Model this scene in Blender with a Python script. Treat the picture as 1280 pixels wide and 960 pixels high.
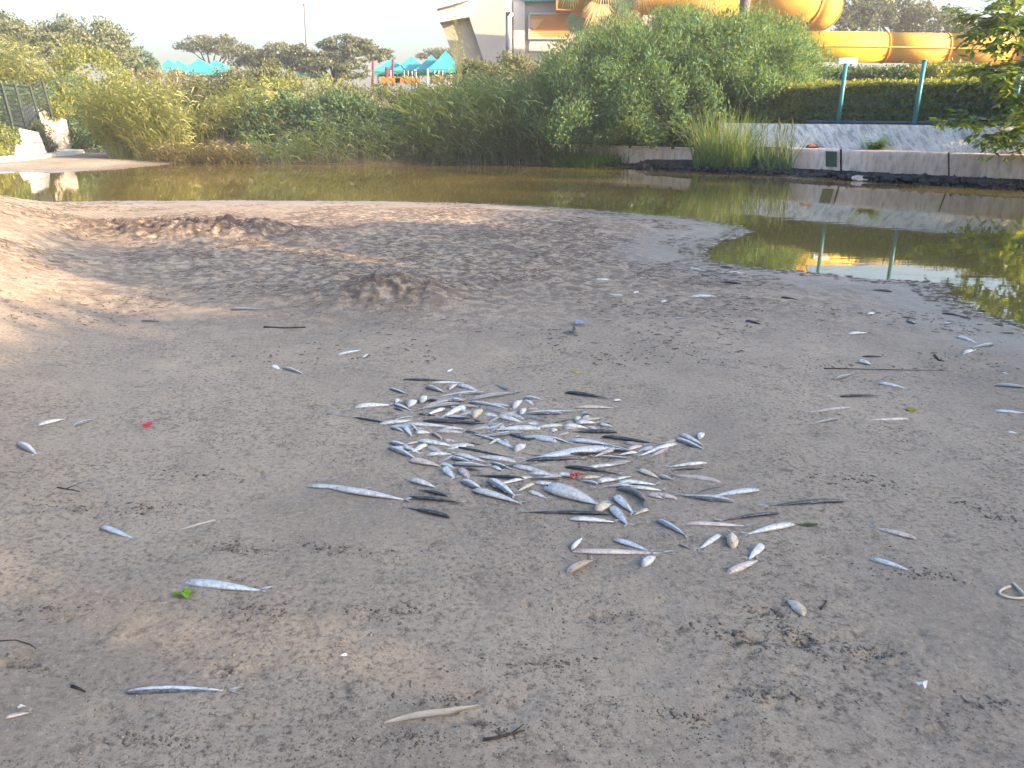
import bpy, bmesh, math, random
import numpy as np
from mathutils import Vector, Matrix
for o in list(bpy.data.objects): bpy.data.objects.remove(o)
R = math.radians
random.seed(7); rng = np.random.default_rng(7)
scn = bpy.context.scene
COL = scn.collection
# ------------------------------------------------------------------ camera
CAM_H, PITCH, FPX = 1.62, R(19.49), 961.0
cd = bpy.data.cameras.new('camera'); cam = bpy.data.objects.new('camera', cd); COL.objects.link(cam)
cam.location = (0, 0, CAM_H); cam.rotation_euler = (R(90)-PITCH, 0, 0)
cd.sensor_width = 36; cd.lens = 36*FPX/1280; cd.clip_start = .05; cd.clip_end = 2000
scn.camera = cam
# ------------------------------------------------------------------ sky, sun, exposure
SUN_EL, SUN_AZ = R(18), R(-21)          # azimuth: from +X (right of the view) towards +Y (ahead)
w = bpy.data.worlds.new('World'); scn.world = w; w.use_nodes = True
nt = w.node_tree; nt.nodes.clear()
sky = nt.nodes.new('ShaderNodeTexSky'); sky.sky_type = 'NISHITA'; sky.sun_disc = False
sky.sun_elevation = SUN_EL; sky.sun_rotation = R(90)-SUN_AZ
sky.air_density = 1.0; sky.dust_density = 5.6; sky.ozone_density = 2.4; sky.altitude = 0
bg = nt.nodes.new('ShaderNodeBackground'); bg.inputs[1].default_value = .15
wo = nt.nodes.new('ShaderNodeOutputWorld')
nt.links.new(sky.outputs[0], bg.inputs[0]); nt.links.new(bg.outputs[0], wo.inputs[0])
sd = bpy.data.lights.new('sun', 'SUN'); sd.energy = 4.6; sd.angle = R(.6); sd.color = (1, .69, .40)
sun = bpy.data.objects.new('sun', sd); COL.objects.link(sun)
sdir = Vector((math.cos(SUN_EL)*math.cos(SUN_AZ), math.cos(SUN_EL)*math.sin(SUN_AZ), math.sin(SUN_EL)))
sun.rotation_euler = sdir.to_track_quat('Z', 'Y').to_euler(); sun.location = (20, 6, 12)
vs = scn.view_settings; vs.view_transform = 'Standard'; vs.look = 'None'; vs.gamma = 1; vs.exposure = 2.27
vs.use_curve_mapping = False
scn.render.engine = 'CYCLES'
scn.cycles.max_bounces = 6; scn.cycles.diffuse_bounces = 3; scn.cycles.transmission_bounces = 3
scn.cycles.transparent_max_bounces = 4; scn.cycles.glossy_bounces = 3
# ------------------------------------------------------------------ helpers
CP, SP = math.cos(PITCH), math.sin(PITCH)
def ray(px, py):
    u = (px-640)/FPX; v = (py-480)/FPX
    return np.array([u, CP - v*SP, -SP - v*CP])
def P(px, py, Y):
    d = ray(px, py); t = Y/d[1]
    return Vector((d[0]*t, Y, CAM_H + d[2]*t))
def G(px, py, z=0.0):
    d = ray(px, py); t = (z-CAM_H)/d[2]
    return np.array([d[0]*t, d[1]*t])
def tag(o, label=None, cat=None, group=None, kind=None):
    if label: o['label'] = label
    if cat: o['category'] = cat
    if group: o['group'] = group
    if kind: o['kind'] = kind
    return o
def empty(name, loc, label, cat, group=None):
    o = bpy.data.objects.new(name, None); COL.objects.link(o); o.location = loc
    o.empty_display_size = .1
    return tag(o, label, cat, group)
def link(name, me, mat=None, parent=None):
    o = bpy.data.objects.new(name, me); COL.objects.link(o)
    if name in ('foliage', 'crown', 'stalks', 'blades', 'leaf_spray', 'shoot'): o['kind'] = 'stuff'
    if mat is not None and len(me.materials) == 0: me.materials.append(mat)
    if parent is not None:
        o.parent = parent; o.location = -Vector(parent.location) if parent.parent is None else (0, 0, 0)
    return o
def mesh(name, V, F, smooth=False):
    me = bpy.data.meshes.new(name); me.from_pydata([tuple(v) for v in V], [], F); me.update()
    if smooth: me.polygons.foreach_set('use_smooth', [True]*len(me.polygons))
    return me
def npmesh(name, V, F, smooth=False):
    """V (n,3) float, F (m,k) int"""
    V = np.asarray(V, np.float32); F = np.asarray(F, np.int32); m, k = F.shape
    me = bpy.data.meshes.new(name)
    me.vertices.add(len(V)); me.vertices.foreach_set('co', V.ravel())
    me.loops.add(m*k); me.loops.foreach_set('vertex_index', F.ravel())
    me.polygons.add(m); me.polygons.foreach_set('loop_start', np.arange(0, m*k, k, dtype=np.int32))
    me.polygons.foreach_set('loop_total', np.full(m, k, np.int32))
    if smooth: me.polygons.foreach_set('use_smooth', np.ones(m, bool))
    me.update(calc_edges=True); return me
class MB:
    def __init__(s): s.V = []; s.F = []
    def box(s, lo, hi):
        b = len(s.V)
        s.V += [(x, y, z) for x in (lo[0], hi[0]) for y in (lo[1], hi[1]) for z in (lo[2], hi[2])]
        s.F += [[b+i for i in f] for f in ((0,1,3,2),(4,6,7,5),(0,4,5,1),(2,3,7,6),(0,2,6,4),(1,5,7,3))]; return s
    def hexa(s, lower, upper):
        b = len(s.V); n = len(lower); s.V += [tuple(p) for p in lower] + [tuple(p) for p in upper]
        s.F += [[b+i for i in reversed(range(n))], [b+n+i for i in range(n)]]
        s.F += [[b+i, b+(i+1) % n, b+n+(i+1) % n, b+n+i] for i in range(n)]; return s
    def tube(s, pts, rad, n=6, caps=True):
        pts = [Vector(p) for p in pts]; b = len(s.V)
        if not hasattr(rad, '__len__'): rad = [rad]*len(pts)
        ref = None
        for i, p in enumerate(pts):
            t = (pts[min(i+1, len(pts)-1)] - pts[max(i-1, 0)]).normalized()
            if ref is None: ref = Vector((0, 0, 1)) if abs(t.z) < .9 else Vector((1, 0, 0))
            a = (ref - t*ref.dot(t)).normalized(); ref = a; c = t.cross(a)
            for j in range(n):
                q = 2*math.pi*j/n
                s.V.append(tuple(p + (a*math.cos(q) + c*math.sin(q))*rad[i]))
        for i in range(len(pts)-1):
            for j in range(n):
                s.F.append([b+i*n+j, b+i*n+(j+1) % n, b+(i+1)*n+(j+1) % n, b+(i+1)*n+j])
        if caps:
            s.F.append([b+j for j in reversed(range(n))]); e = b+(len(pts)-1)*n; s.F.append([e+j for j in range(n)])
        return s
    def prism(s, poly, depth):
        """poly: list of Vectors in a plane of constant Y, extruded by depth along +Y"""
        return s.hexa([Vector(p) for p in poly], [Vector(p)+Vector((0, depth, 0)) for p in poly])
    def build(s, name, mat, parent=None, smooth=False):
        return link(name, mesh(name, s.V, s.F, smooth), mat, parent)
# value noise
_T = rng.random((256, 256))
def vnoise(x, y):
    xi = np.floor(x).astype(int); yi = np.floor(y).astype(int); fx = x-xi; fy = y-yi
    fx = fx*fx*(3-2*fx); fy = fy*fy*(3-2*fy)
    a = _T[xi & 255, yi & 255]; b = _T[(xi+1) & 255, yi & 255]; c = _T[xi & 255, (yi+1) & 255]; d = _T[(xi+1) & 255, (yi+1) & 255]
    return (a*(1-fx)+b*fx)*(1-fy) + (c*(1-fx)+d*fx)*fy
def fbm(x, y, o=4):
    r = 0; a = .5
    for i in range(o): r = r + a*vnoise(x*2**i+17.3*i, y*2**i+5.1*i); a *= .5
    return r - .5*(1-.5**o)
def sst(a, b, x): t = np.clip((x-a)/(b-a), 0, 1); return t*t*(3-2*t)
# ------------------------------------------------------------------ materials
def newmat(name):
    m = bpy.data.materials.new(name); m.use_nodes = True; nt = m.node_tree; nt.nodes.clear()
    out = nt.nodes.new('ShaderNodeOutputMaterial'); return m, nt, out
class N:
    def __init__(s, name): s.m, s.nt, s.out = newmat(name)
    def n(s, t, **kw):
        x = s.nt.nodes.new('ShaderNode'+t)
        for k, v in kw.items(): setattr(x, k, v)
        return x
    def l(s, a, b): s.nt.links.new(a, b)
    def coord(s, kind='Object', scale=(1, 1, 1)):
        tc = s.n('TexCoord'); mp = s.n('Mapping'); mp.inputs['Scale'].default_value = scale
        s.l(tc.outputs[kind], mp.inputs[0]); return mp.outputs[0]
    def noise(s, vec, scale, detail=4, rough=.55):
        x = s.n('TexNoise'); x.inputs['Scale'].default_value = scale; x.inputs['Detail'].default_value = detail
        x.inputs['Roughness'].default_value = rough
        if vec is not None: s.l(vec, x.inputs['Vector'])
        return x.outputs['Fac']
    def ramp(s, fac, stops, interp='LINEAR'):
        r = s.n('ValToRGB'); r.color_ramp.interpolation = interp; e = r.color_ramp.elements
        while len(e) < len(stops): e.new(.5)
        for i, (p, c) in enumerate(stops):
            e[i].position = p; e[i].color = (*c, 1) if len(c) == 3 else c
        s.l(fac, r.inputs[0]); return r.outputs[0]
    def mix(s, fac, a, b, mode='MIX'):
        x = s.n('Mix', data_type='RGBA', blend_type=mode)
        for sock, v in ((x.inputs['Factor'], fac), (x.inputs[6], a), (x.inputs[7], b)):
            if hasattr(v, 'is_linked') or hasattr(v, 'node'): s.l(v, sock)
            elif isinstance(v, (int, float)): sock.default_value = v
            else: sock.default_value = (*v, 1)
        return x.outputs[2]
    def math(s, op, a, b=None, c=None):
        x = s.n('Math', operation=op)
        for i, v in enumerate((a, b, c)):
            if v is None: continue
            if hasattr(v, 'node'): s.l(v, x.inputs[i])
            else: x.inputs[i].default_value = v
        return x.outputs[0]
    def attr(s, name):
        a = s.n('Attribute'); a.attribute_name = name; return a.outputs['Fac']
    def bump(s, h, strength, dist):
        b = s.n('Bump'); b.inputs['Strength'].default_value = strength; b.inputs['Distance'].default_value = dist
        s.l(h, b.inputs['Height']); return b.outputs[0]
    def pbr(s, col, rough=.7, spec=.3, normal=None, metal=0):
        b = s.n('BsdfPrincipled')
        if hasattr(col, 'node'): s.l(col, b.inputs['Base Color'])
        else: b.inputs['Base Color'].default_value = (*col, 1)
        if hasattr(rough, 'node'): s.l(rough, b.inputs['Roughness'])
        else: b.inputs['Roughness'].default_value = rough
        b.inputs['Specular IOR Level'].default_value = spec; b.inputs['Metallic'].default_value = metal
        if normal is not None: s.l(normal, b.inputs['Normal'])
        return b
    def done(s, sh): s.l(sh.outputs[0], s.out.inputs[0]); return s.m
def plain(name, col, rough=.6, var=.25, scale=4, bump=.0, spec=.3):
    k = N(name); v = k.coord()
    n1 = k.noise(v, scale, 5); n2 = k.noise(v, scale*9, 3)
    f = k.math('ADD', k.math('MULTIPLY', n1, .7), k.math('MULTIPLY', n2, .3))
    c = k.ramp(f, [(.3, tuple(x*(1-var) for x in col)), (.7, tuple(min(1, x*(1+var*.6)) for x in col))])
    return k.done(k.pbr(c, rough, spec, k.bump(n2, bump, .02) if bump else None))
def leafmat(name, stops, trans=.4, tcol=None, rough=.5):
    k = N(name); g = k.n('NewGeometry')
    c = k.ramp(g.outputs['Random Per Island'], stops)
    b = k.pbr(c, rough, .25)
    t = k.n('BsdfTranslucent')
    k.l(k.mix(1.0, c, tcol or (1.6, 1.5, .5), 'MULTIPLY'), t.inputs[0])
    mx = k.n('MixShader'); mx.inputs[0].default_value = trans
    k.l(b.outputs[0], mx.inputs[1]); k.l(t.outputs[0], mx.inputs[2])
    return k.done(mx)
M = {}
# ------------------------------------------------------------------ terrain
NEAR = [(0,244),(60,253),(110,251),(300,250),(470,251),(560,253),(640,256),(700,259),(800,267),(880,274),(925,283),(943,291),(915,299),(884,311),(882,318),(890,326),(940,334),(1010,340),(1090,349),(1180,353),(1192,368),(1215,384),(1240,396),(1280,412)]
WALLFOOT = [(1280,237),(1150,230),(1000,223),(860,213)]
FAR = [(800,209),(700,206),(600,205),(450,206),(330,204),(240,203),(206,206),(150,212),(60,216.5),(10,215)]
poly = [(-26, 19)] + [tuple(G(*p)) for p in NEAR] + [(4.8, 4.75), (6.5, 4.6), (9, 5.2), (11, 7.5), (12.6, 11), (14.5, 16.0)] + \
       [tuple(G(*p)) for p in WALLFOOT] + [tuple(G(*p)) for p in FAR] + [(-19, 22.6), (-26, 24)]
POLY = np.array(poly)
def sdist(x, y):
    """signed distance to the lagoon outline, positive on land"""
    x = np.asarray(x, float); y = np.asarray(y, float); d = np.full(x.shape, 1e9); ins = np.zeros(x.shape, bool)
    n = len(POLY)
    for i in range(n):
        a = POLY[i]; b = POLY[(i+1) % n]; e = b-a
        t = np.clip(((x-a[0])*e[0]+(y-a[1])*e[1])/(e@e), 0, 1)
        d = np.minimum(d, np.hypot(x-a[0]-t*e[0], y-a[1]-t*e[1]))
        c = ((a[1] > y) != (b[1] > y))
        with np.errstate(divide='ignore', invalid='ignore'):
            ins ^= c & (x < (b[0]-a[0])*(y-a[1])/(b[1]-a[1]+1e-12)+a[0])
    return np.where(ins, -d, d)
DIMP = []          # (x, y, rx, ry, depth)
def gau(x, y, cx, cy, rx, ry): return np.exp(-((x-cx)/rx)**2-((y-cy)/ry)**2)
CL = G(215, 292, .1); MD = G(490, 372, .1); CL2 = G(270, 300, .1)
def terrain(x, y, fine=True):
    s = sdist(x, y)
    far = sst(16.5, 18.5, y + .72*np.maximum(x-12, 0)) * (1-sst(-10.5, -12, x)*(1-sst(34, 38, y)))
    z = np.where(s > 0, .13*(1-np.exp(-s/2.2)), .12*np.maximum(s, -4)) 
    rb = sst(4.5, 6.5, x)*.7; bank = np.where(s > 0, .55*sst(rb, 1.6+rb, s)+.75*sst(1, 5, s)+.5*sst(8, 30, s), 0)
    z = z + far*bank
    beach = (1-far)*(s > 0)
    # the sand rises towards the left bank
    z = z + beach*(y < 21)*(1.35*sst(0, 4.2, -x-.35-.45*y)*sst(0, 2.5, s))*(1-.72*sst(8.5, 14, y))*(1-sst(14, 18, y)) 
    # off to the right and behind, the shore climbs
    z = z + beach*(1.2*sst(12, 17, x)+ .3*sst(1, 8, -y))*sst(0, 3, s)
    rough = beach*sst(.25, 1.2, s)*sst(4.6, 7.5, y)*(1-sst(12, 15, y))*np.clip(1-np.abs(x+1)/9, .25, 1)
    z = z + beach*(.10*gau(x, y, CL[0], CL[1], 1.3, 1.0)+.13*gau(x, y, CL2[0]+.4, CL2[1]-.1, 1.3, .6) + .15*gau(x, y, MD[0], MD[1], .5, .42) + .05*gau(x, y, MD[0]-.75, MD[1]-.1, .5, .3))
    clod = beach*np.clip(1.3*gau(x, y, CL[0]-.3, CL[1]+.1, 1.25, .95)+gau(x, y, CL2[0]+.3, CL2[1], 1.0, .5)+.8*gau(x, y, MD[0], MD[1], .55, .5), 0, 1)
    z = z + rough*.05*fbm(x*1.1, y*1.1, 3)
    if fine:
        z = z + beach*(.016*fbm(x*2.2, y*2.2, 3) + .014*fbm(x*8, y*8, 3))
        n = fbm(x*5.5+30, y*5.5, 4)
        z = z + rough*(.06*n+.05*np.abs(fbm(x*13, y*13+40, 3)))
        z = z + clod*(.27*np.abs(fbm(x*5, y*5+9, 4))+.09*fbm(x*17, y*17, 3))
        z = z + far*.12*fbm(x*1.5, y*1.5, 4)
        m = (x > -4) & (x < 4) & (y < 8)
        zz = np.zeros_like(z); mi = np.nonzero(m & (y > 1))[0]; mi = mi[np.argsort(y[mi])]; ym = y[mi]
        for (cx, cy, rx, ry, dp) in DIMP:
            i0, i1 = np.searchsorted(ym, (cy-4*ry, cy+5*ry)); q = mi[i0:i1]
            zz[q] += -dp*gau(x[q], y[q], cx, cy, rx, ry) + dp*.45*gau(x[q], y[q], cx, cy+ry*1.1, rx*1.2, ry*.8)
        z = z + zz
    return z, s, clod, rough
def gz(x, y): return float(terrain(np.array([x], float), np.array([y], float), False)[0][0])
def ground(px, py):
    z = .1
    for _ in range(6):
        q = G(px, py, z); z = gz(q[0], q[1])
    return Vector((q[0], q[1], z))
for (px, py, w_, n) in [(925,800,70,12),(1000,795,60,10),(300,845,26,5),(960,765,40,7),(560,905,60,5),(90,640,60,6),(180,640,40,5),(40,840,50,7),
                        (1090,815,80,7),(760,775,50,5),(1200,640,60,5),(950,870,90,8),(420,690,60,5),(60,770,60,6),(640,760,80,6),(1180,900,90,6),(300,600,90,6),(250,510,90,6),(1090,560,90,7),(500,680,60,4)]:
    for _ in range(n):
        q = G(px+random.gauss(0, w_*.45), py+random.gauss(0, w_*.16), .1); r = random.uniform(.008, .022)
        DIMP.append((q[0], q[1], r*random.uniform(1, 2.2), r, random.uniform(.006, .016)))
for i in range(90):          # old footprints, half filled in
    q = G(random.uniform(-60, 1340), 380+560*random.random()**1.1, .1); r = random.uniform(.035, .06)
    DIMP.append((q[0], q[1], r*random.uniform(.9, 2.0), r, random.uniform(.005, .013)))
for dx, dy in ((-14, 4), (-6, -4), (3, -5), (10, 0), (0, 6)):      # a paw print
    q = G(278+dx, 846+dy, .1); DIMP.append((q[0], q[1], .010, .011, .016))
# one sheet: rows dense in view, widening to the horizon
ys = np.concatenate([np.linspace(R(62), R(20), 200, endpoint=False), np.linspace(R(20), R(5), 290, endpoint=False), np.linspace(R(5), R(2.6), 50), np.array([R(a) for a in (2.3, 2, 1.7, 1.4, 1.1, .8, .55, .35)])])
rr = CAM_H/np.tan(ys); rr = np.concatenate([[.12, .45], rr])
an = np.concatenate([np.linspace(-180, -64, 24, endpoint=False), np.linspace(-64, -40, 50, endpoint=False), np.linspace(-40, 40, 680), np.linspace(40, 64, 51)[1:], np.linspace(64, 180, 25)[1:]])
an = np.radians(an[:-1])
RR, AA = np.meshgrid(rr, an, indexing='ij')
gx, gy = RR*np.sin(AA), RR*np.cos(AA)
tz, ts, tc, tr = terrain(gx.ravel(), gy.ravel())
nr, nc = RR.shape
idx = np.arange(nr*nc).reshape(nr, nc); nxt = np.roll(idx, -1, 1)
F = np.stack([idx[:-1], idx[1:], nxt[1:], nxt[:-1]], -1).reshape(-1, 4)
me = npmesh('sand', np.stack([gx.ravel(), gy.ravel(), tz], -1), F[:, ::-1], True)
for nm, val in (('shore', ts), ('clod', tc), ('rough', tr), ('bankveg', ((gy.ravel() > 17) & (gx.ravel() > -11) | (gy.ravel() > 32)).astype(float))):
    a = me.attributes.new(nm, 'FLOAT', 'POINT'); a.data.foreach_set('value', np.asarray(val, np.float32))
k = N('sand')
v = k.coord()
big = k.noise(v, .8, 6, .6); mid = k.noise(v, 4.5, 5); fin = k.noise(v, 48, 8, .78); sp = k.noise(v, 120, 2, .6)
c = k.ramp(big, [(.3, (.202, .174, .139)), (.50, (.265, .226, .178)), (.72, (.338, .282, .214))])
c = k.mix(k.math('MULTIPLY', k.ramp(mid, [(.42, (0, 0, 0)), (.7, (1, 1, 1))]), .35), c, (.165, .138, .112))
patch = k.ramp(k.noise(v, 1.7, 4, .6), [(.38, (.35, .35, .35)), (.60, (1, 1, 1))])
c = k.mix(k.math('MULTIPLY', patch, k.ramp(fin, [(.38, (1, 1, 1)), (.49, (0, 0, 0))])), c, (.07, .058, .048))
m2 = k.noise(v, 15, 8, .75)
c = k.mix(k.math('MULTIPLY', patch, k.ramp(m2, [(.34, (.9, .9, .9)), (.46, (0, 0, 0))])), c, (.085, .07, .058))
c = k.mix(k.ramp(fin, [(.54, (0, 0, 0)), (.68, (.8, .8, .8))]), c, (.36, .31, .25))
c = k.mix(k.ramp(sp, [(.68, (0, 0, 0)), (.74, (.7, .7, .7))]), c, (.42, .39, .35))
# crusted, dark turned-over clods and litter crumbs in the rough zone
rn = k.noise(v, 9, 5, .65)
dk = k.math('MULTIPLY', k.ramp(rn, [(.44, (0, 0, 0)), (.55, (1, 1, 1))]), k.math('MULTIPLY', k.attr('rough'), .9))
c = k.mix(dk, c, (.085, .064, .052))
c = k.mix(k.math('MULTIPLY', k.ramp(rn, [(.36, (0, 0, 0)), (.52, (1, 1, 1))]), k.attr('clod')), c, (.075, .05, .038))
# damp rim along the water
wet = k.n('MapRange'); k.l(k.math('ADD', k.attr('shore'), k.math('MULTIPLY', k.math('SUBTRACT', mid, .5), .9)), wet.inputs[0])
for i, x in ((1, .0), (2, 1.5), (3, 1), (4, 0)): wet.inputs[i].default_value = x
wv = wet.outputs[0]
c = k.mix(k.math('MULTIPLY', wv, .75), c, (.15, .13, .115))
c = k.mix(k.math('MULTIPLY', k.attr('bankveg'), .9), c, (.075, .065, .04))
hh = k.math('ADD', k.math('MULTIPLY', fin, .6), k.math('ADD', k.math('MULTIPLY', mid, .6), k.math('MULTIPLY', sp, .25)))
rg = k.math('SUBTRACT', .92, k.math('MULTIPLY', wv, .72))
bp = k.n('Bump'); bp.inputs['Distance'].default_value = .022; k.l(hh, bp.inputs['Height']); k.l(k.math('SUBTRACT', .75, k.math('MULTIPLY', wv, .66)), bp.inputs['Strength'])
b = k.pbr(c, rg, .4, bp.outputs[0])
M['sand'] = k.done(b)
so = link('sand', me, M['sand']); tag(so, kind='structure', label='grey brown sandy shore with trampled clods and a damp rim')
# water
k = N('water'); v = k.coord('Object', (1, 1, 1))
v2 = k.coord('Object', (.6, 1.5, 1))
n1 = k.noise(v2, 3.0, 2); n2 = k.noise(v2, .5, 3)
h = k.math('ADD', k.math('MULTIPLY', n1, .5), n2)
c = k.ramp(k.noise(v, .35, 4), [(.35, (.075, .065, .022)), (.65, (.13, .10, .034))])
b = k.pbr(c, .025, .5, k.bump(h, .03, .05)); b.inputs['IOR'].default_value = 1.38
M['water'] = k.done(b)
xs = np.linspace(-40, 16, 57); yw = np.linspace(4.3, 36, 34)
WX, WY = np.meshgrid(xs, yw, indexing='ij'); i2 = np.arange(WX.size).reshape(WX.shape)
FW = np.stack([i2[:-1, :-1], i2[1:, :-1], i2[1:, 1:], i2[:-1, 1:]], -1).reshape(-1, 4)
wo_ = link('lagoon_water', npmesh('water', np.stack([WX.ravel(), WY.ravel(), np.zeros(WX.size)], -1), FW), M['water'])
tag(wo_, kind='structure', label='still brown green lagoon water mirroring the bank')
# ------------------------------------------------------------------ foliage builders
def leaves(C, A, B, l, wd):
    """diamond leaves: centres C, axis A, width dir B, lengths l, widths wd"""
    l = l[:, None]*.5; wd = wd[:, None]*.5
    V = np.stack([C-A*l, C+B*wd-A*l*.15, C+A*l, C-B*wd-A*l*.15], 1).reshape(-1, 3)
    return V, np.arange(len(V)).reshape(-1, 4)
def unit(v): return v/np.maximum(np.linalg.norm(v, axis=-1, keepdims=True), 1e-9)
def cloud(ells, n, size, clump=.35, nclump=160, shell=.62, flat=1.0, droop=.0, aspect=.5, upb=.3, zmin=None):
    """leaf clumps spread through a set of ellipsoids (cx,cy,cz,rx,ry,rz)"""
    E = np.array(ells, float); vol = (E[:, 3]*E[:, 4]*E[:, 5])**(2/3); pr = vol/vol.sum()
    cc = []; 
    which = rng.choice(len(E), nclump, p=pr)
    d = unit(rng.normal(size=(nclump, 3))); rad = shell+(1-shell)*rng.random(nclump)**.6
    cen = E[which, :3]+d*E[which, 3:]*rad[:, None]
    cs = clump*rng.uniform(.55, 1.3, nclump)
    k_ = rng.choice(nclump, n, p=cs**2/np.sum(cs**2))
    off = unit(rng.normal(size=(n, 3)))*(rng.random(n)**.45)[:, None]
    off[:, 2] *= flat
    Cn = cen[k_]+off*cs[k_][:, None]
    out = unit(off+.8*d[k_])
    A = unit(out*.6+rng.normal(size=(n, 3))*.75+np.array([0, 0, upb-droop]))
    Nn = unit(out+rng.normal(size=(n, 3))*.6+np.array([0, 0, .5])); B = unit(np.cross(A, Nn))
    ln = size*rng.uniform(.6, 1.35, n)
    if zmin is not None:
        m = Cn[:, 2] > zmin; Cn, A, B, ln = Cn[m], A[m], B[m], ln[m]
    return leaves(Cn, A, B, ln, ln*aspect), cen
def pell(px, py, Y, wpx, hpx, dy=None):
    """ellipsoid from a picture-sized extent at real distance Y"""
    c = P(px, py, Y); sc = (Y*CP+.5)/FPX
    return (c.x, c.y, c.z, wpx*sc/2, dy if dy else wpx*sc*.4, hpx*sc/2)
def merge(parts):
    V = []; F = []; b = 0
    for v, f in parts: V.append(v); F.append(f+b); b += len(v)
    return np.concatenate(V), np.concatenate(F)
def shrub(name, label, cat, ells, n, size, mat, stems=4, group=None, **kw):
    base = np.mean([e[:2] for e in ells], 0); zb = gz(*base)
    root = empty(name, (base[0], base[1], zb), label, cat, group)
    (V, F), cen = cloud(ells, n, size, zmin=.03, **kw)
    link('foliage', npmesh('foliage', V, F), mat, root)
    for i in range(stems):
        t = Vector(cen[rng.integers(len(cen))]); b = Vector((base[0]+random.uniform(-.4, .4), base[1]+random.uniform(-.3, .3), zb-.1))
        mid = b.lerp(t, .5)+Vector((random.uniform(-.2, .2), 0, random.uniform(.1, .4)))
        MB().tube([b, mid, t], [.06, .04, .012], 5).build('stem', M['bark'], root, True)
    return root
def blades(base, n, h, lean, spread, bend=.5, wd=.02, seg=4, jit=.25):
    """grass or reed blades as tapered bent strips; base (n,3)"""
    a = rng.normal(size=(n, 2))*spread+np.array(lean); 
    hh = h*rng.uniform(1-jit*1.6, 1+jit, n)
    t = np.linspace(0, 1, seg+1)
    th = rng.uniform(0, math.pi, n); W = np.stack([np.cos(th), np.sin(th)*.5, np.zeros(n)], -1)
    bd = bend*rng.uniform(.2, 1.5, n)
    pts = []
    for x in t:
        hor = a*(x*.6+bd[:, None]*x*x)*hh[:, None]
        z = hh*(x-.35*bd*x**2*np.minimum(np.hypot(a[:, 0], a[:, 1])*1.6, 1.3))
        p = base+np.stack([hor[:, 0], hor[:, 1], z], -1)
        wv = W*(wd*(1-.92*x**1.5)*(.6+.4*min(1, x*5)))[..., None] if np.isscalar(wd) else W*(wd*(1-.92*x**1.5))[:, None]
        pts += [p-wv, p+wv]
    V = np.stack(pts, 1)
    k2 = 2*(seg+1); V = V.reshape(-1, 3)
    f = np.array([[2*i, 2*i+1, 2*i+3, 2*i+2] for i in range(seg)])
    F = (np.arange(n)[:, None, None]*k2+f[None]).reshape(-1, 4)
    return V, F
def canes(base, h, lean, spread, nleaf=7, ll=.5, lw=.018, lseg=3, jit=.25, start=.25):
    """reeds: a thin stem with long arching leaves"""
    n = len(base); a = rng.normal(size=(n, 2))*spread+np.array(lean); hh = h*rng.uniform(1-jit*1.7, 1+jit, n)
    t = np.linspace(0, 1, 5); P_ = []
    for x in t: P_.append(base+np.stack([a[:, 0]*hh*x**1.5, a[:, 1]*hh*x**1.5, hh*x*(1-.1*x)], -1))
    P_ = np.stack(P_, 1)
    V = []; 
    for i in range(5):
        V += [P_[:, i]-[.009*(1-.6*t[i]), 0, 0], P_[:, i]+[.009*(1-.6*t[i]), 0, 0]]
    V = np.stack(V, 1).reshape(-1, 3); f = np.array([[2*i, 2*i+1, 2*i+3, 2*i+2] for i in range(4)])
    F = (np.arange(n)[:, None, None]*10+f[None]).reshape(-1, 4)
    parts = [(V, F)]
    for j in range(nleaf):
        x = start+(1-start)*(j+rng.random(n))/nleaf; x = np.clip(x, 0, .999)
        i0 = np.floor(x*4).astype(int); fr = (x*4-i0)[:, None]
        b = P_[np.arange(n), i0]*(1-fr)+P_[np.arange(n), i0+1]*fr
        ang = rng.uniform(0, 2*math.pi, n); dr = np.stack([np.cos(ang), np.sin(ang)], -1)*rng.uniform(.5, .9, n)[:, None]+a*.8
        L = ll*rng.uniform(.6, 1.25, n)*(1-.35*x); dp = rng.uniform(.2, 1.0, n)
        s = np.linspace(0, 1, lseg+1); pv = []
        W = np.stack([-dr[:, 1]*.6+.3, dr[:, 0]*.6, np.full(n, .35)], -1); W = unit(W)
        for y in s:
            p = b+np.stack([dr[:, 0]*L*y, dr[:, 1]*L*y, L*(.75*y-dp*y*y)], -1)
            ww = lw*(.45+1.1*y if y < .4 else 1.15*(1-y)/.6+.05)
            pv += [p-W*ww, p+W*ww]
        Vl = np.stack(pv, 1).reshape(-1, 3); fl = np.array([[2*i, 2*i+1, 2*i+3, 2*i+2] for i in range(lseg)])
        parts.append((Vl, (np.arange(n)[:, None, None]*(2*lseg+2)+fl[None]).reshape(-1, 4)))
    return merge(parts)
def scatter_base(px0, px1, Y0, Y1, n):
    """random root points between two picture columns at real distances Y0..Y1"""
    Y = rng.uniform(Y0, Y1, n); px = rng.uniform(px0, px1, n)
    X = (px-640)/FPX*(Y*CP+CAM_H*SP)
    z = terrain(X, Y, False)[0]
    return np.stack([X, Y, np.maximum(z, -.02)-.02], -1)
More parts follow.
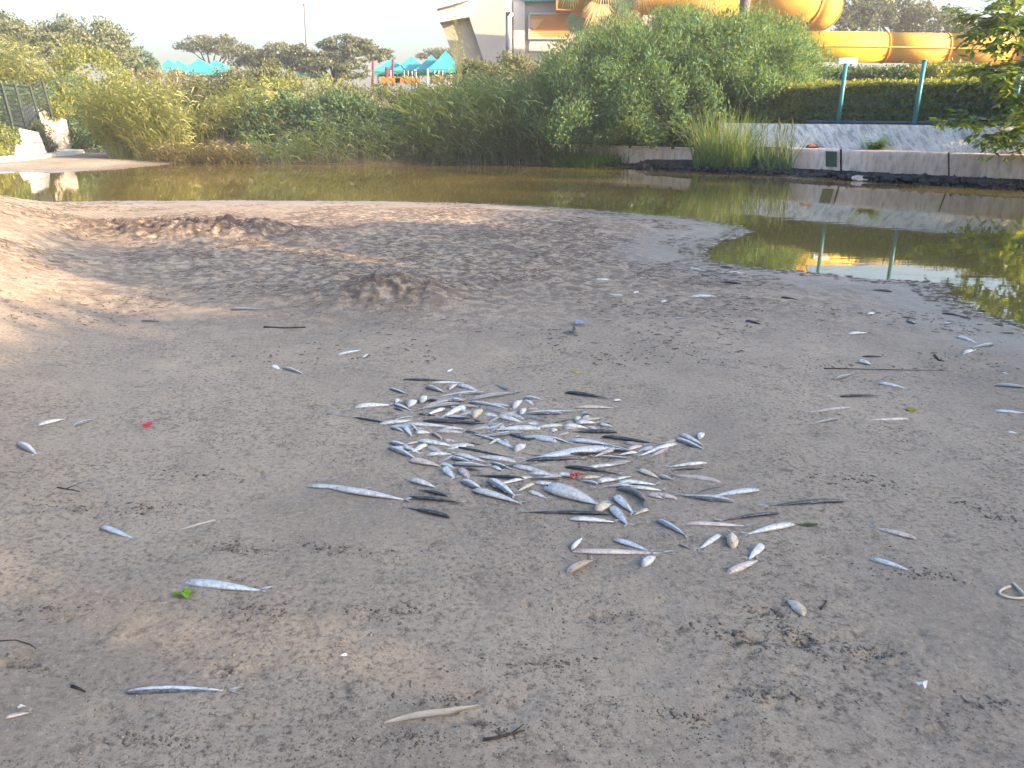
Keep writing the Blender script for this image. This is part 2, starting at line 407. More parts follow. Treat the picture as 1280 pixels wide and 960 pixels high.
# foliage colours
g = lambda *s: [(i/(len(s)-1), c) for i, c in enumerate(s)]
M['bark'] = plain('bark', (.10, .075, .055), .9, .4, 8, .5)
M['reed_fresh'] = leafmat('reed_fresh', g((.13, .16, .05), (.21, .235, .08), (.16, .195, .065), (.31, .30, .15), (.19, .22, .075)), .42, (1.4, 1.35, .6))
M['reed_dry'] = leafmat('reed_dry', g((.12, .11, .05), (.22, .18, .09), (.13, .15, .055), (.30, .25, .14)), .35, (1.3, 1.2, .7))
M['reed_blue'] = leafmat('reed_blue', g((.09, .15, .085), (.15, .21, .10), (.12, .18, .10), (.24, .25, .14)), .4)
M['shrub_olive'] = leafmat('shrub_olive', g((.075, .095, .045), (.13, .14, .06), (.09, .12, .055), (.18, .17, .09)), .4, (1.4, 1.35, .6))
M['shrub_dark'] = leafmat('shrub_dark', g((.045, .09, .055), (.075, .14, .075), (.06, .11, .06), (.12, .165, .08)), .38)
M['shrub_lime'] = leafmat('shrub_lime', g((.12, .16, .035), (.19, .22, .055), (.15, .19, .045), (.25, .24, .09)), .45, (1.5, 1.4, .5))
M['big_bush'] = leafmat('big_bush', g((.05, .125, .078), (.08, .165, .085), (.065, .145, .082), (.16, .22, .075)), .46, (1.9, 1.55, .42), .6)
M['hedge'] = leafmat('hedge', g((.10, .145, .05), (.17, .21, .06), (.13, .17, .05), (.28, .27, .08)), .48, (1.7, 1.5, .45))
M['pine'] = leafmat('pine', g((.065, .085, .06), (.10, .12, .08), (.08, .10, .07), (.14, .15, .10)), .3)
M['dry_tree'] = leafmat('dry_tree', g((.075, .10, .06), (.115, .14, .08), (.09, .115, .065), (.16, .165, .10)), .3, (1.2, 1.25, .7))
M['near_leaf'] = leafmat('near_leaf', g((.10, .18, .035), (.16, .25, .055), (.13, .215, .045), (.27, .30, .06)), .5, (1.7, 1.5, .4), .4)
M['cattail'] = leafmat('cattail', g((0.075, 0.150, 0.068), (0.150, 0.225, 0.075), (0.105, 0.188, 0.068), (0.330, 0.300, 0.120)), .4)
M['grass'] = leafmat('grass', g((0.039, 0.091, 0.019), (0.078, 0.143, 0.026), (0.058, 0.117, 0.023)), .4)
M['palm'] = leafmat('palm', g((0.056, 0.105, 0.063), (0.084, 0.140, 0.084), (0.070, 0.119, 0.070), (0.126, 0.154, 0.084)), .3)
M['palm_dry'] = leafmat('palm_dry', g((0.420, 0.300, 0.150), (0.570, 0.435, 0.240)), .3, (1.2, 1.1, .8))
# ------------------------------------------------------------------ vegetation on the banks
def reeds(name, label, cat, base, mat, h, lean, spread, group=None, **kw):
    c = base.mean(0); root = empty(name, (c[0], c[1], c[2]), label, cat, group)
    V, F = canes(base, h, lean, spread, **kw)
    link('stalks', npmesh('stalks', V, F), mat, root); return root
RG = 'reed beds along the far bank'; SG = 'shrubs on the far bank'
reeds('reed_bed', 'tall sunlit green reed bed beside the white stone wall', 'reeds', scatter_base(135, 238, 27.3, 29.4, 750), M['reed_fresh'], 2.3, (-.12, -.12), .22, RG, ll=.75, lw=.03)
r = reeds('reed_bed', 'leaning tan-stemmed reeds at the left end of the reed bed', 'reeds', scatter_base(172, 215, 27.0, 28.0, 260), M['reed_fresh'], 2.1, (-.55, -.1), .2, RG, ll=.6, lw=.028)
reeds('reed_bed', 'low straw-coloured reed fringe at the water below the tall reeds', 'reeds', scatter_base(190, 318, 26.3, 27.6, 300), M['reed_dry'], .6, (-.05, -.3), .45, RG, ll=.5, start=.1)
reeds('reed_bed', 'broad sunlit reed bed behind the straw-coloured fringe', 'reeds', scatter_base(225, 345, 28.6, 32, 560), M['reed_fresh'], 1.25, (.0, -.15), .3, RG, ll=.7, lw=.03)
reeds('reed_bed', 'tangled brown fallen reeds hanging over the water mid bank', 'reeds', scatter_base(335, 560, 26.1, 27.4, 230), M['reed_blue'], .95, (.05, -.5), .6, RG, ll=.6, start=.1, lw=.022)
reeds('reed_bed', 'blue-green arching reeds left of the big round bush', 'reeds', scatter_base(540, 690, 26.2, 28.6, 950), M['reed_blue'], 2.0, (-.12, -.3), .42, RG, ll=.75, start=.12, lw=.026)
reeds('reed_bed', 'slender pale reed stalk standing before the beige tower', 'reeds', scatter_base(572, 582, 31, 31.6, 10), M['reed_fresh'], 4.3, (0, 0), .05, RG, ll=.55, start=.5)
reeds('giant_cane', 'bright green plumed cane thicket above the dark wire fence', 'cane', scatter_base(-40, 52, 36, 39, 480), M['reed_fresh'], 3.2, (.12, -.1), .2, None, ll=.9, lw=.03, nleaf=9)
def sh(label, ells, n, size, mat, **kw): return shrub('shrub', label, 'shrub', ells, n, size, M[mat], group=SG, **kw)
sh('rounded bright green shrub beside the plumed cane', [pell(105, 100, 38, 100, 75), pell(80, 110, 37, 60, 55)], 9000, .13, 'shrub_lime', nclump=120, clump=.45)
sh('low grey-green shrub below the left turquoise awnings', [pell(200, 120, 40, 110, 32), pell(150, 122, 39, 70, 34), pell(258, 122, 39, 60, 36)], 9000, .13, 'shrub_olive', nclump=90, clump=.4)
sh('dry pinkish brush heap under the left turquoise awnings', [pell(195, 103, 44, 120, 28), pell(245, 108, 44, 60, 30)], 6000, .13, 'reed_dry', nclump=110, clump=.3)
sh('feathery green shrub right of the left turquoise awnings', [pell(305, 112, 37, 90, 46), pell(335, 108, 36, 80, 50)], 9000, .14, 'shrub_olive', nclump=120, clump=.45)
sh('yellow-green sunlit shrub below the umbrella pine', [pell(385, 118, 35, 130, 46), pell(345, 130, 34, 70, 44)], 10000, .13, 'shrub_lime', nclump=140, clump=.4)
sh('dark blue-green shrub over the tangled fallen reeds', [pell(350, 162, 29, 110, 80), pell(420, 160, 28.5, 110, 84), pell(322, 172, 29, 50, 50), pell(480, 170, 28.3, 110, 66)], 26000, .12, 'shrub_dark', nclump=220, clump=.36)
sh('mixed green shrub right of the dark shrub mid bank', [pell(480, 145, 31, 110, 64), pell(430, 134, 33, 80, 46)], 14000, .12, 'shrub_olive', nclump=180, clump=.36)
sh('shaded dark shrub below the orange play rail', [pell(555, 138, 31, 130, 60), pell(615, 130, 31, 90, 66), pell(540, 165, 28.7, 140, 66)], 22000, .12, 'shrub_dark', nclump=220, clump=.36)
sh('olive shrub at the foot of the beige tower', [pell(640, 100, 32, 100, 50), pell(600, 98, 33, 60, 34), pell(668, 125, 30, 70, 60)], 12000, .12, 'shrub_olive', nclump=160, clump=.36)
# the big round bush
E = [pell(790, 110, 26, 250, 130, 2.4), pell(850, 85, 26.5, 270, 130, 2.5), pell(925, 85, 26, 190, 120, 2.2), pell(720, 135, 25.4, 130, 95, 1.8), pell(970, 80, 26.5, 110, 95, 1.6),
     pell(850, 140, 25, 250, 90, 1.6), pell(835, 55, 27, 190, 70, 1.8), pell(950, 112, 25.2, 110, 70, 1.4)]
bb = shrub('big_bush', 'huge rounded green bush overhanging the water in the middle', 'bush', E, 130000, .125, M['big_bush'], stems=9, nclump=900, clump=.44, upb=.6, aspect=.28)
V, F = canes(np.array([[c.x+random.uniform(-.12, .12), c.y, c.z-.45] for c in (P(random.uniform(700, 1020), 0, 26.4) for _ in range(170)) for c in [Vector((c.x, random.uniform(25.3, 27.2), 1.6+ (4.05-1.6)*math.sqrt(max(.02, 1-((c.x-5.2)/4.9)**2))))]]), .75, (0, 0), .35, nleaf=9, ll=.17, lw=.022, lseg=2, start=.2)
link('shoot', npmesh('shoot', V, F), M['shrub_lime'], bb)
# lower plants at the far waterline
b = scatter_base(690, 790, 25.1, 26.4, 1600); o = npmesh('blades', *blades(b, len(b), .5, (0, -.3), .5, .5, .012))
r = empty('grass_tuft', tuple(b.mean(0)), 'low dark green grass mat below the big bush at the waterline', 'grass'); link('blades', o, M['grass'], r)
def tuft(label, base, mat, h, spread, group='cattail clumps by the concrete ledge', wd=.013, name='cattail_clump', heads=0):
    r = empty(name, tuple(base.mean(0)), label, 'cattails', group)
    link('blades', npmesh('blades', *blades(base, len(base), h, (0, -.08), spread, .45, wd, 5)), mat, r)
    for i in range(heads):
        q = Vector(base[rng.integers(len(base))]); a, c = random.uniform(-.2, .2), random.uniform(.9, 1.15)*h
        MB().tube([q, q+Vector((a*.5, 0, c*.6)), q+Vector((a, 0, c))], .006, 4).build('seed_stalk', M['reed_dry'], r); MB().tube([q+Vector((a, 0, c)), q+Vector((a*1.05, 0, c+.08)), q+Vector((a*1.1, 0, c+.2))], [.012, .02, .008], 5).build('seed_head', M['reed_dry'], r)
    return r
def bankbase(px0, px1, n, y0=-.15, y1=.6):
    b = []
    for _ in range(n):
        px = random.uniform(px0, px1); t = (px-860)/(1280-860); py = 213+24*t
        q = G(px, py); d = random.uniform(y0, y1); b.append((q[0]+.3*d, q[1]+d, .05))
    return np.array(b)
tuft('tall green cattail clump with yellow tips by the concrete ledge', bankbase(866, 936, 620), M['cattail'], 1.5, .34)
tuft('pale grey thinner cattail clump with plumed seed heads', bankbase(946, 992, 170), M['reed_blue'], 1.15, .26, heads=9)
# ------------------------------------------------------------------ right bank: rough revetment, ledge, fence, hedges
def wl(px, off, z):
    """point on the right bank line seen at picture column px, set back by off metres, at height z"""
    x = px
    for _ in range(5):
        t = (x-860)/(1280-860); py = 213+24*t; q = G(x, py); p = Vector((q[0]+.585*off, q[1]+.811*off, z))
        dp = p.y*CP+(CAM_H-z)*SP; x -= 640+FPX*p.x/dp-px
    return p
WR = (.585, .811)
k = N('rough_concrete'); v = k.coord('Object', (1, 1, 1))
n1 = k.noise(v, 1.2, 4); n2 = k.noise(v, 14, 4, .65)
tcn = k.n('TexCoord'); mpn = k.n('Mapping'); mpn.inputs['Rotation'].default_value = (0, R(42), R(36)); mpn.inputs['Scale'].default_value = (7, 1.5, 1.4); k.l(tcn.outputs['Object'], mpn.inputs[0]); streak = k.noise(mpn.outputs[0], 1.3, 4, .6)
c = k.ramp(n1, [(.3, (.46, .455, .44)), (.6, (.60, .585, .56)), (.75, (.68, .66, .63))])
c = k.mix(k.math('MULTIPLY', k.ramp(n2, [(.3, (1, 1, 1)), (.5, (0, 0, 0))]), .35), c, (.20, .19, .18))
c = k.mix(k.math('MULTIPLY', k.ramp(streak, [(.38, (1, 1, 1)), (.5, (0, 0, 0))]), .55), c, (.15, .15, .16))
M['revet'] = k.done(k.pbr(c, .9, .2, k.bump(k.math('ADD', k.math('MULTIPLY', streak, 1.5), k.math('MULTIPLY', n2, .3)), 1.0, .12)))
k = N('ledge_concrete'); v = k.coord('Object', (1, 1, .35))
n1 = k.noise(v, 1.6, 5); n2 = k.noise(v, 9, 5, .6)
c = k.ramp(n1, [(.32, (.42, .31, .25)), (.52, (.58, .45, .375)), (.72, (.66, .57, .50))])
c = k.mix(k.math('MULTIPLY', k.ramp(n2, [(.35, (1, 1, 1)), (.55, (0, 0, 0))]), .5), c, (.22, .17, .14))
M['ledge'] = k.done(k.pbr(c, .85, .2, k.bump(n2, .4, .02)))
M['wetrock'] = plain('wet_dark_rock', (.016, .015, .017), .5, .5, 5, .9, .4)
M['teal_paint'] = plain('teal_paint', (.04, .19, .22), .45, .2, 6)
# rough sloping revetment as a displaced sheet
def sheet(px0, px1, nu, nv, fn):
    V = []; 
    for i in range(nu+1):
        px = px0+(px1-px0)*i/nu
        for j in range(nv+1): V.append(fn(px, j/nv))
    i3 = np.arange((nu+1)*(nv+1)).reshape(nu+1, nv+1)
    return np.array(V), np.stack([i3[:-1, :-1], i3[1:, :-1], i3[1:, 1:], i3[:-1, 1:]], -1).reshape(-1, 4)
def revf(px, t):
    nz = float(fbm(np.array(px*.075+t*2.2), np.array(t*3.2), 4)); nz2 = float(fbm(np.array(px*.02), np.array(t*1.5+8), 2))
    p = wl(px, .75+.75*t+.09*nz, .70+.60*t+.05*nz+.05*nz2)
    if t > .93: p = wl(px, 1.5+(t-.93)*9, 1.30+.03*nz2)
    return p
rv = empty('concrete_revetment', wl(1100, .7, .0), 'rough grey sloping concrete revetment below the teal fence poles', 'wall')
V, F = sheet(900, 1480, 300, 30, revf); link('slope_face', npmesh('slope_face', V, F, True), M['revet'], rv)
lg = empty('concrete_ledge', wl(1100, .2, 0), 'stained pinkish concrete ledge at the right water edge', 'wall')
def ledgef(px, t):
    nz = float(fbm(np.array(px*.06), np.array(t*3), 3))
    if t < .45: return wl(px, .22+.05*t, .19+.51*t/.45+.015*nz)
    return wl(px, .24+(t-.45)*1.15, .70+.02*nz+.01)
for a, b_ in ((986, 1050), (1052.5, 1185), (1187, 1300), (1302, 1480)):
    V, F = sheet(a, b_, 40, 12, ledgef); link('ledge_panel', npmesh('ledge_panel', V, F, True), M['ledge'], lg)
MB().hexa([wl(1032, .2, .28), wl(1046, .2, .28), wl(1046, .24, .28), wl(1032, .24, .28)], [wl(1032, .22, .66), wl(1046, .22, .66), wl(1046, .26, .66), wl(1032, .26, .66)]).build('algae_stain', plain('algae_stain', (.055, .075, .05), .8, .3, 6), lg)
def footf(px, t):
    nz = float(fbm(np.array(px*.09), np.array(t*4+3), 4)); z = -.1+.37*t
    off = .02+.2*t+.55*nz if t < .8 else .26-.24*(t > .95)+.12*nz+(t-.8)*2
    return wl(px, off, min(z+.25*nz, .28) if t < .8 else .275+.05*nz)
V, F = sheet(800, 1480, 340, 9, footf); link('eroded_foot', npmesh('eroded_foot', V, F), M['wetrock'], lg)
rb_ = []; icv = np.array([[0, 0, 1], [.9, 0, .35], [.28, .85, .4], [-.75, .5, .35], [-.7, -.55, .4], [.3, -.85, .35], [.7, .5, -.4], [-.3, .85, -.4], [-.9, 0, -.4], [-.25, -.85, -.4], [.75, -.5, -.4], [0, 0, -1]])
icf = np.array([[0, 1, 2], [0, 2, 3], [0, 3, 4], [0, 4, 5], [0, 5, 1], [1, 6, 2], [2, 7, 3], [3, 8, 4], [4, 9, 5], [5, 10, 1], [6, 7, 2], [7, 8, 3], [8, 9, 4], [9, 10, 5], [10, 6, 1], [11, 7, 6], [11, 8, 7], [11, 9, 8], [11, 10, 9], [11, 6, 10]])
for i in range(700):
    px = rng.uniform(800, 1480); c_ = wl(px, rng.uniform(-.22, .28)*(1 if px > 990 else .8), 0); s_ = rng.uniform(.035, .12)
    c_.z = rng.uniform(-.04, .13); v_ = icv*(1+.25*rng.normal(size=(12, 1)))*s_*np.array([rng.uniform(.8, 1.8), 1, rng.uniform(.6, 1.1)]); an_ = rng.uniform(0, 3.1)
    rb_.append((np.stack([v_[:, 0]*math.cos(an_)-v_[:, 1]*math.sin(an_), v_[:, 0]*math.sin(an_)+v_[:, 1]*math.cos(an_), v_[:, 2]], -1)+np.array(c_), icf))
ru = link('rubble', npmesh('rubble', *merge(rb_)), M['wetrock'], lg); ru['kind'] = 'stuff'
# the pinkish kerb wall further left, below the bush
k2 = empty('kerb_wall', P(780, 195, 25.5), 'low pinkish concrete kerb wall beneath the big bush', 'wall')
a, b_ = G(690, 206), G(868, 214)
A0 = Vector((a[0], a[1]+1.0, .1)); A1 = Vector((b_[0]+.1, b_[1]+.75, .1)); nn = Vector((.25, .95, 0))
MB().hexa([A0, A1, A1+nn*.4, A0+nn*.4], [p+Vector((0, 0, .44)) for p in (A0, A1, A1+nn*.4, A0+nn*.4)]).build('kerb_face', M['ledge'], k2)
for i in range(7):
    p = A0.lerp(A1, i/7+.02); q = A0.lerp(A1, (i+1)/7-.005); up = Vector((0, 0, .445))
    MB().hexa([p+up, q+up, q+up+nn*.42, p+up+nn*.42], [x+Vector((0, 0, .06)) for x in (p+up-nn*.03, q+up-nn*.03, q+up+nn*.42, p+up+nn*.42)]).build('coping_stone', M['ledge'], k2)
# loose rocks at the water edge
def rock(c, s, mat, label, group, seed, name='rock', flat=.6):
    bm = bmesh.new(); bmesh.ops.create_icosphere(bm, subdivisions=2, radius=1); rd = random.Random(seed)
    f = [Vector((rd.gauss(0, 1), rd.gauss(0, 1), rd.gauss(0, 1))) for _ in range(6)]
    for vv in bm.verts:
        kx = 1+sum(.12*math.sin(3*vv.co.dot(q)) for q in f); vv.co *= kx; vv.co.x *= s[0]; vv.co.y *= s[1]; vv.co.z *= s[2]
    me = bpy.data.meshes.new(name); bm.to_mesh(me); bm.free()
    o = link(name, me, mat); o.location = c; return tag(o, label, 'rock', group)
RKL = [(806, 'dark rock at the left end of the eroded water edge'), (828, 'dark rock left of the tall cattail clump'), (850, 'dark rock at the foot of the tall cattail clump'), (1003, 'dark rock just right of the grey cattail clump'),
       (1022, 'flat dark slab in the water before the algae-stained panel'), (1078, 'pale wet stone in the water below the fern')]
for i, (px, lb) in enumerate(RKL):
    p = wl(px, -.15 if px > 1010 else .1, .06); rock(p, (random.uniform(.18, .35), .2, .13 if px < 1010 else .07), M['wetrock'] if px != 1078 else M['ledge'], lb, 'rocks at the water edge', i)
# red-brown lump on the ledge
rock(wl(1017, .62, .74), (.17, .12, .07), plain('redbrown', (.16, .07, .055), .9), 'red-brown stone lying on the concrete ledge', None, 44)
# fern on the ledge
M['fern'] = leafmat('fern', g((.12, .25, .035), (.17, .33, .05), (.14, .28, .04)), .4)
fr = empty('fern', wl(1092, .7, .72), 'small green fern growing out of the concrete ledge', 'fern')
fb = wl(1092, .7, .72)
for i in range(34):
    an_ = random.uniform(0, 2*math.pi); L = random.uniform(.4, .7); n = 11; t = np.linspace(.08, 1, n)
    d = np.array([math.cos(an_), math.sin(an_)*.7]); up = random.uniform(.7, 1.4)
    c = np.array(fb)[None]+np.stack([d[0]*L*t, d[1]*L*t, L*(up*t-.65*t*t)], -1)
    c = np.repeat(c, 2, 0); sg = np.tile([1, -1], n); A = np.stack([-d[1]*sg+.4*d[0], d[0]*sg+.4*d[1], -.1+0*sg], -1); A = unit(A.astype(float)); ln = np.repeat(.2*(1.05-t), 2)
    c = c+A*ln[:, None]*.5
    B = unit(np.cross(A, np.array([0, 0, 1.0])))
    link('frond', npmesh('frond', *leaves(c, A, B, ln, ln*.4)), M['fern'], fr)['kind'] = 'stuff'
# teal fence on the revetment
fe = empty('teal_fence', wl(1148, 1.9, 1.3), 'teal steel post and wire fence along the right bank', 'fence')
for px in (1047, 1142, 1262, 1400):
    p = wl(px, 1.85, 1.25); po = MB().tube([p, p+Vector((0, 0, 1.57))], .055, 10).build('post', M['teal_paint'], fe, True)
    if px != 1400: MB().tube([p+Vector((0, 0, 1.572)), p+Vector((0, 0, 1.60))], .062, 10).build('post_cap', M['teal_paint'], po, True)
p0, p1 = wl(1010, 1.85, 1.36), wl(1400, 1.85, 1.36)
MB().tube([p0, p1], .035, 6).build('bottom_rail', plain('blue_rail', (.035, .07, .12), .5), fe)
for i in range(6):
    u = Vector((0, 0, .2+.24*i)); MB().tube([p0+u, p1+u], .0035, 4).build('wire', M['teal_paint'], fe)
# clipped hedge behind the fence
def hedge(name, label, A, B, depth, z0, z1, n, size, mat):
    A, B = Vector(A), Vector(B); c = (A+B)/2; L = (B-A).length; d = (B-A).normalized(); nrm = Vector((-d.y, d.x, 0)); nrm = nrm if nrm.y > 0 else -nrm
    r = empty(name, (c.x, c.y, z0), label, 'hedge', 'hedges behind the teal fence')
    u = rng.random(n); q = rng.random(n); face = rng.random(n) < .62
    fv = np.where(face, rng.random(n)**.8, 1-.06*rng.random(n)); fd = np.where(face, .10*rng.random(n), q)
    bumpv = .16*fbm(u*L*1.4, fv*2+fd, 3)+.05*rng.normal(size=n)
    H = (z1-z0)*(1+.14*fbm(u*L*.8, fd*2, 3))
    X = A.x+d.x*u*L+nrm.x*(fd*depth+bumpv); Yv = A.y+d.y*u*L+nrm.y*(fd*depth+bumpv); Z = z0+fv*H+np.where(face, 0, .07*rng.normal(size=n))
    C = np.stack([X, Yv, Z], -1); Aa = unit(rng.normal(size=(n, 3))+np.array([0, -.3, .7])); Nn = unit(rng.normal(size=(n, 3))*.8+np.where(face[:, None], -np.array(nrm)[None], np.array([[0, 0, 1.0]]))); Bb = unit(np.cross(Aa, Nn))
    ln = size*rng.uniform(.6, 1.4, n)
    link('foliage', npmesh('foliage', *leaves(C, Aa, Bb, ln, ln*.5)), mat, r)
    mb = MB(); mb.hexa([A+nrm*.25+Vector((0, 0, z0-A.z)), B+nrm*.25+Vector((0, 0, z0-B.z)), B+nrm*depth*.9+Vector((0, 0, z0-B.z)), A+nrm*depth*.9+Vector((0, 0, z0-A.z))],
            [A+nrm*.3+Vector((0, 0, z1-.22-A.z)), B+nrm*.3+Vector((0, 0, z1-.22-B.z)), B+nrm*depth*.85+Vector((0, 0, z1-.22-B.z)), A+nrm*depth*.85+Vector((0, 0, z1-.22-A.z))])
    mb.build('twig_core', M['bark'], r); return r
hedge('hedge', 'long clipped hedge with sunlit yellow top behind the teal poles', wl(900, 2.5, 1.25), wl(1420, 2.5, 1.25), 1.4, 1.2, 2.32, 42000, .10, M['hedge'])
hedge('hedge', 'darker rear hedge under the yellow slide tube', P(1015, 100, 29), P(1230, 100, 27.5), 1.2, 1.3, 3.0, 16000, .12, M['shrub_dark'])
shrub('shrub', 'bright yellow-green shrub between the slide supports', 'shrub', [pell(1205, 92, 26.5, 60, 22, .5), pell(1165, 94, 26.5, 50, 20, .5)], 4000, .11, M['shrub_lime'], nclump=60, clump=.25)
# ------------------------------------------------------------------ trees
def tree(name, label, base, ells, n, size, mat, trunk_r=.2, limbs=7, cat='tree', group=None, bark='bark', **kw):
    root = empty(name, base, label, cat, group); base = Vector(base)
    (V, F), cen = cloud(ells, n, size, **kw)
    link('crown', npmesh('crown', V, F), M[mat], root)
    top = Vector(np.mean([e[:3] for e in ells], 0)); 
    fork = base.lerp(top, .55); fork.x = base.x+(top.x-base.x)*.25; fork.y = base.y+(top.y-base.y)*.25
    MB().tube([base-Vector((0, 0, .2)), base.lerp(fork, .5)+Vector((.08, 0, 0)), fork], [trunk_r, trunk_r*.8, trunk_r*.65], 9).build('trunk', M[bark], root, True)
    for i in range(limbs):
        t = Vector(cen[rng.integers(len(cen))]); m1 = fork.lerp(t, .45)+Vector((0, 0, .15*(t-fork).length))
        MB().tube([fork-Vector((0, 0, trunk_r)), m1, t], [trunk_r*.5, trunk_r*.28, .012], 6).build('limb', M[bark], root, True)
    return root
def gnd(px, Y):
    X = (px-640)/FPX*(Y*CP+CAM_H*SP); return (X, Y, gz(X, Y))
tree('umbrella_pine', 'distant dark umbrella pine right of the left awnings', gnd(268, 78), [pell(255, 58, 78, 60, 14, 1.6), pell(285, 62, 78, 60, 14, 1.6), pell(265, 50, 78, 60, 9, 1.4), pell(300, 68, 77, 40, 10, 1.2)], 5000, .26, 'pine', .22, group='pines behind the bank', nclump=110, clump=.55, flat=.5)
tree('umbrella_pine', 'layered umbrella pine in front of the thin mast', gnd(420, 62), [pell(430, 54, 62, 70, 16, 1.5), pell(390, 64, 62, 80, 16, 1.5), pell(445, 70, 61, 90, 14, 1.5), pell(420, 88, 60, 90, 20, 1.6), pell(462, 62, 62, 50, 10, 1.2), pell(405, 76, 61, 60, 12, 1.3)], 11000, .23, 'pine', .25, group='pines behind the bank', nclump=200, clump=.48, flat=.45)
tree('umbrella_pine', 'low pine mass left of the thin mast', gnd(345, 66), [pell(345, 66, 66, 90, 18, 1.8), pell(320, 74, 66, 60, 16, 1.5), pell(365, 78, 65, 70, 16, 1.6)], 7000, .24, 'pine', .22, group='pines behind the bank', nclump=130, clump=.5, flat=.5)
tree('dry_tree', 'broad greyish brown tree above the cane on the left', gnd(85, 52), [pell(40, 45, 52, 100, 28, 2), pell(110, 42, 52, 100, 34, 2), pell(140, 62, 51, 70, 34, 1.8), pell(75, 60, 51, 130, 34, 2), pell(0, 35, 52, 70, 30, 2), pell(160, 76, 51, 40, 22, 1.2)], 16000, .2, 'dry_tree', .25, nclump=240, clump=.55, flat=.6)
tree('conifer', 'small dark conifer left of the turquoise awnings', gnd(182, 55), [pell(182, 76, 55, 26, 30, .7), pell(182, 88, 55, 34, 18, .9)], 2500, .18, 'shrub_dark', .1, limbs=3, nclump=50, clump=.35)
tree('grey_tree', 'hazy grey-green tree behind the yellow slide tube', gnd(1140, 62), [pell(1110, 25, 62, 100, 50, 2.2), pell(1160, 30, 62, 100, 44, 2.2), pell(1080, 8, 63, 90, 40, 2), pell(1200, 38, 62, 70, 26, 2), pell(1060, 34, 62, 60, 40, 2)], 16000, .24, 'pine', .3, nclump=240, clump=.6, flat=.7)
tree('pale_tree', 'pale brown tree peeking above the rear turquoise awning', gnd(555, 85), [pell(555, 68, 85, 70, 12, 2)], 2500, .26, 'dry_tree', .2, nclump=60, clump=.5, flat=.5)
# near tree on the right whose sprays hang into the picture, with leafy twigs of pointed leaflets
TB = wl(1500, 2.6, 1.25)
nt_ = empty('leaning_tree', TB, 'bright green leafy tree hanging into the right edge', 'tree')
fork = TB+Vector((-.3, -.2, 2.2))
MB().tube([TB-Vector((0, 0, .4)), TB+Vector((-.05, -.1, 1.1)), fork], [.24, .19, .16], 10).build('trunk', M['bark'], nt_, True)
def spray(path, nleaf, ln, mat, seed, r0=.05):
    rd = random.Random(seed); mb = MB(); pts = [Vector(p) for p in path]; C = []; A = []; B = []; Ls = []
    mb.tube(pts, [r0*(1-.85*i/(len(pts)-1)) for i in range(len(pts))], 5)
    for i in range(nleaf):
        t = rd.uniform(.25, 1)**.8*(len(pts)-1); i0 = min(int(t), len(pts)-2); b = pts[i0].lerp(pts[i0+1], t-i0)
        d = (pts[i0+1]-pts[i0]).normalized()
        tw = (d*.7+Vector((rd.gauss(0, .7), rd.gauss(0, .7), rd.gauss(-.1, .35)))).normalized(); L = rd.uniform(.25, .6)
        e = b+tw*L; mb.tube([b, e], [.006, .003], 3, False)
        for j in range(7):
            s = (j+.5)/7; q = b.lerp(e, s); side = tw.cross(Vector((0, 0, 1))).normalized()*(1 if j % 2 else -1)
            a = (tw*.6+side*.8+Vector((rd.gauss(0, .15), rd.gauss(0, .15), rd.gauss(-.25, .2)))).normalized(); l = ln*rd.uniform(.6, 1.2)
            nrm = Vector((rd.gauss(0, .45), rd.gauss(0, .45), 1)).normalized()
            C.append(q+a*l*.5); A.append(a); B.append(a.cross(nrm).normalized()); Ls.append(l)
    return mb, leaves(np.array(C), np.array(A), np.array(B), np.array(Ls), np.array(Ls)*.42)
SPR = [((1420, 40), (1330, 120), (1250, 150), (1178, 152), 18.0), ((1420, 60), (1340, 140), (1280, 160), (1235, 175), 17.6), ((1420, 0), (1340, 60), (1270, 85), (1215, 88), 18.2), ((1420, -20), (1330, 10), (1260, 30), (1195, 15), 18.6),
       ((1430, -60), (1340, -30), (1270, 10), (1215, 45), 18.3), ((1440, 30), (1360, 100), (1310, 120), (1262, 122), 17.7), ((1450, -90), (1350, -70), (1290, -20), (1240, 5), 18.0), ((1440, 10), (1370, 60), (1300, 50), (1240, 60), 17.8),
       ((1450, 60), (1370, 140), (1330, 175), (1275, 178), 17.3), ((1440, -40), (1360, 0), (1300, 20), (1250, 40), 17.5), ((1450, 40), (1380, 90), (1320, 75), (1255, 95), 17.2), ((1450, -40), (1380, 30), (1320, 130), (1285, 145), 17.0)]
for i, (a, b_, c, d, Y) in enumerate(SPR):
    mb, (V, F) = spray([fork, P(*a, Y+.2), P(*b_, Y), P(*c, Y-.1), P(*d, Y-.2)], 85 if i > 1 else 75, .22, None, i)
    lb = mb.build('limb', M['bark'], nt_); link('leaf_spray', npmesh('leaf_spray', V, F), M['near_leaf'], nt_)
(V, F), _ = cloud([(TB.x+4.5, TB.y-6.4, 5.2, 2.0, 1.6, 1.6)], 5000, .2, nclump=130, clump=.6)
link('crown', npmesh('crown', V, F), M['near_leaf'], nt_)
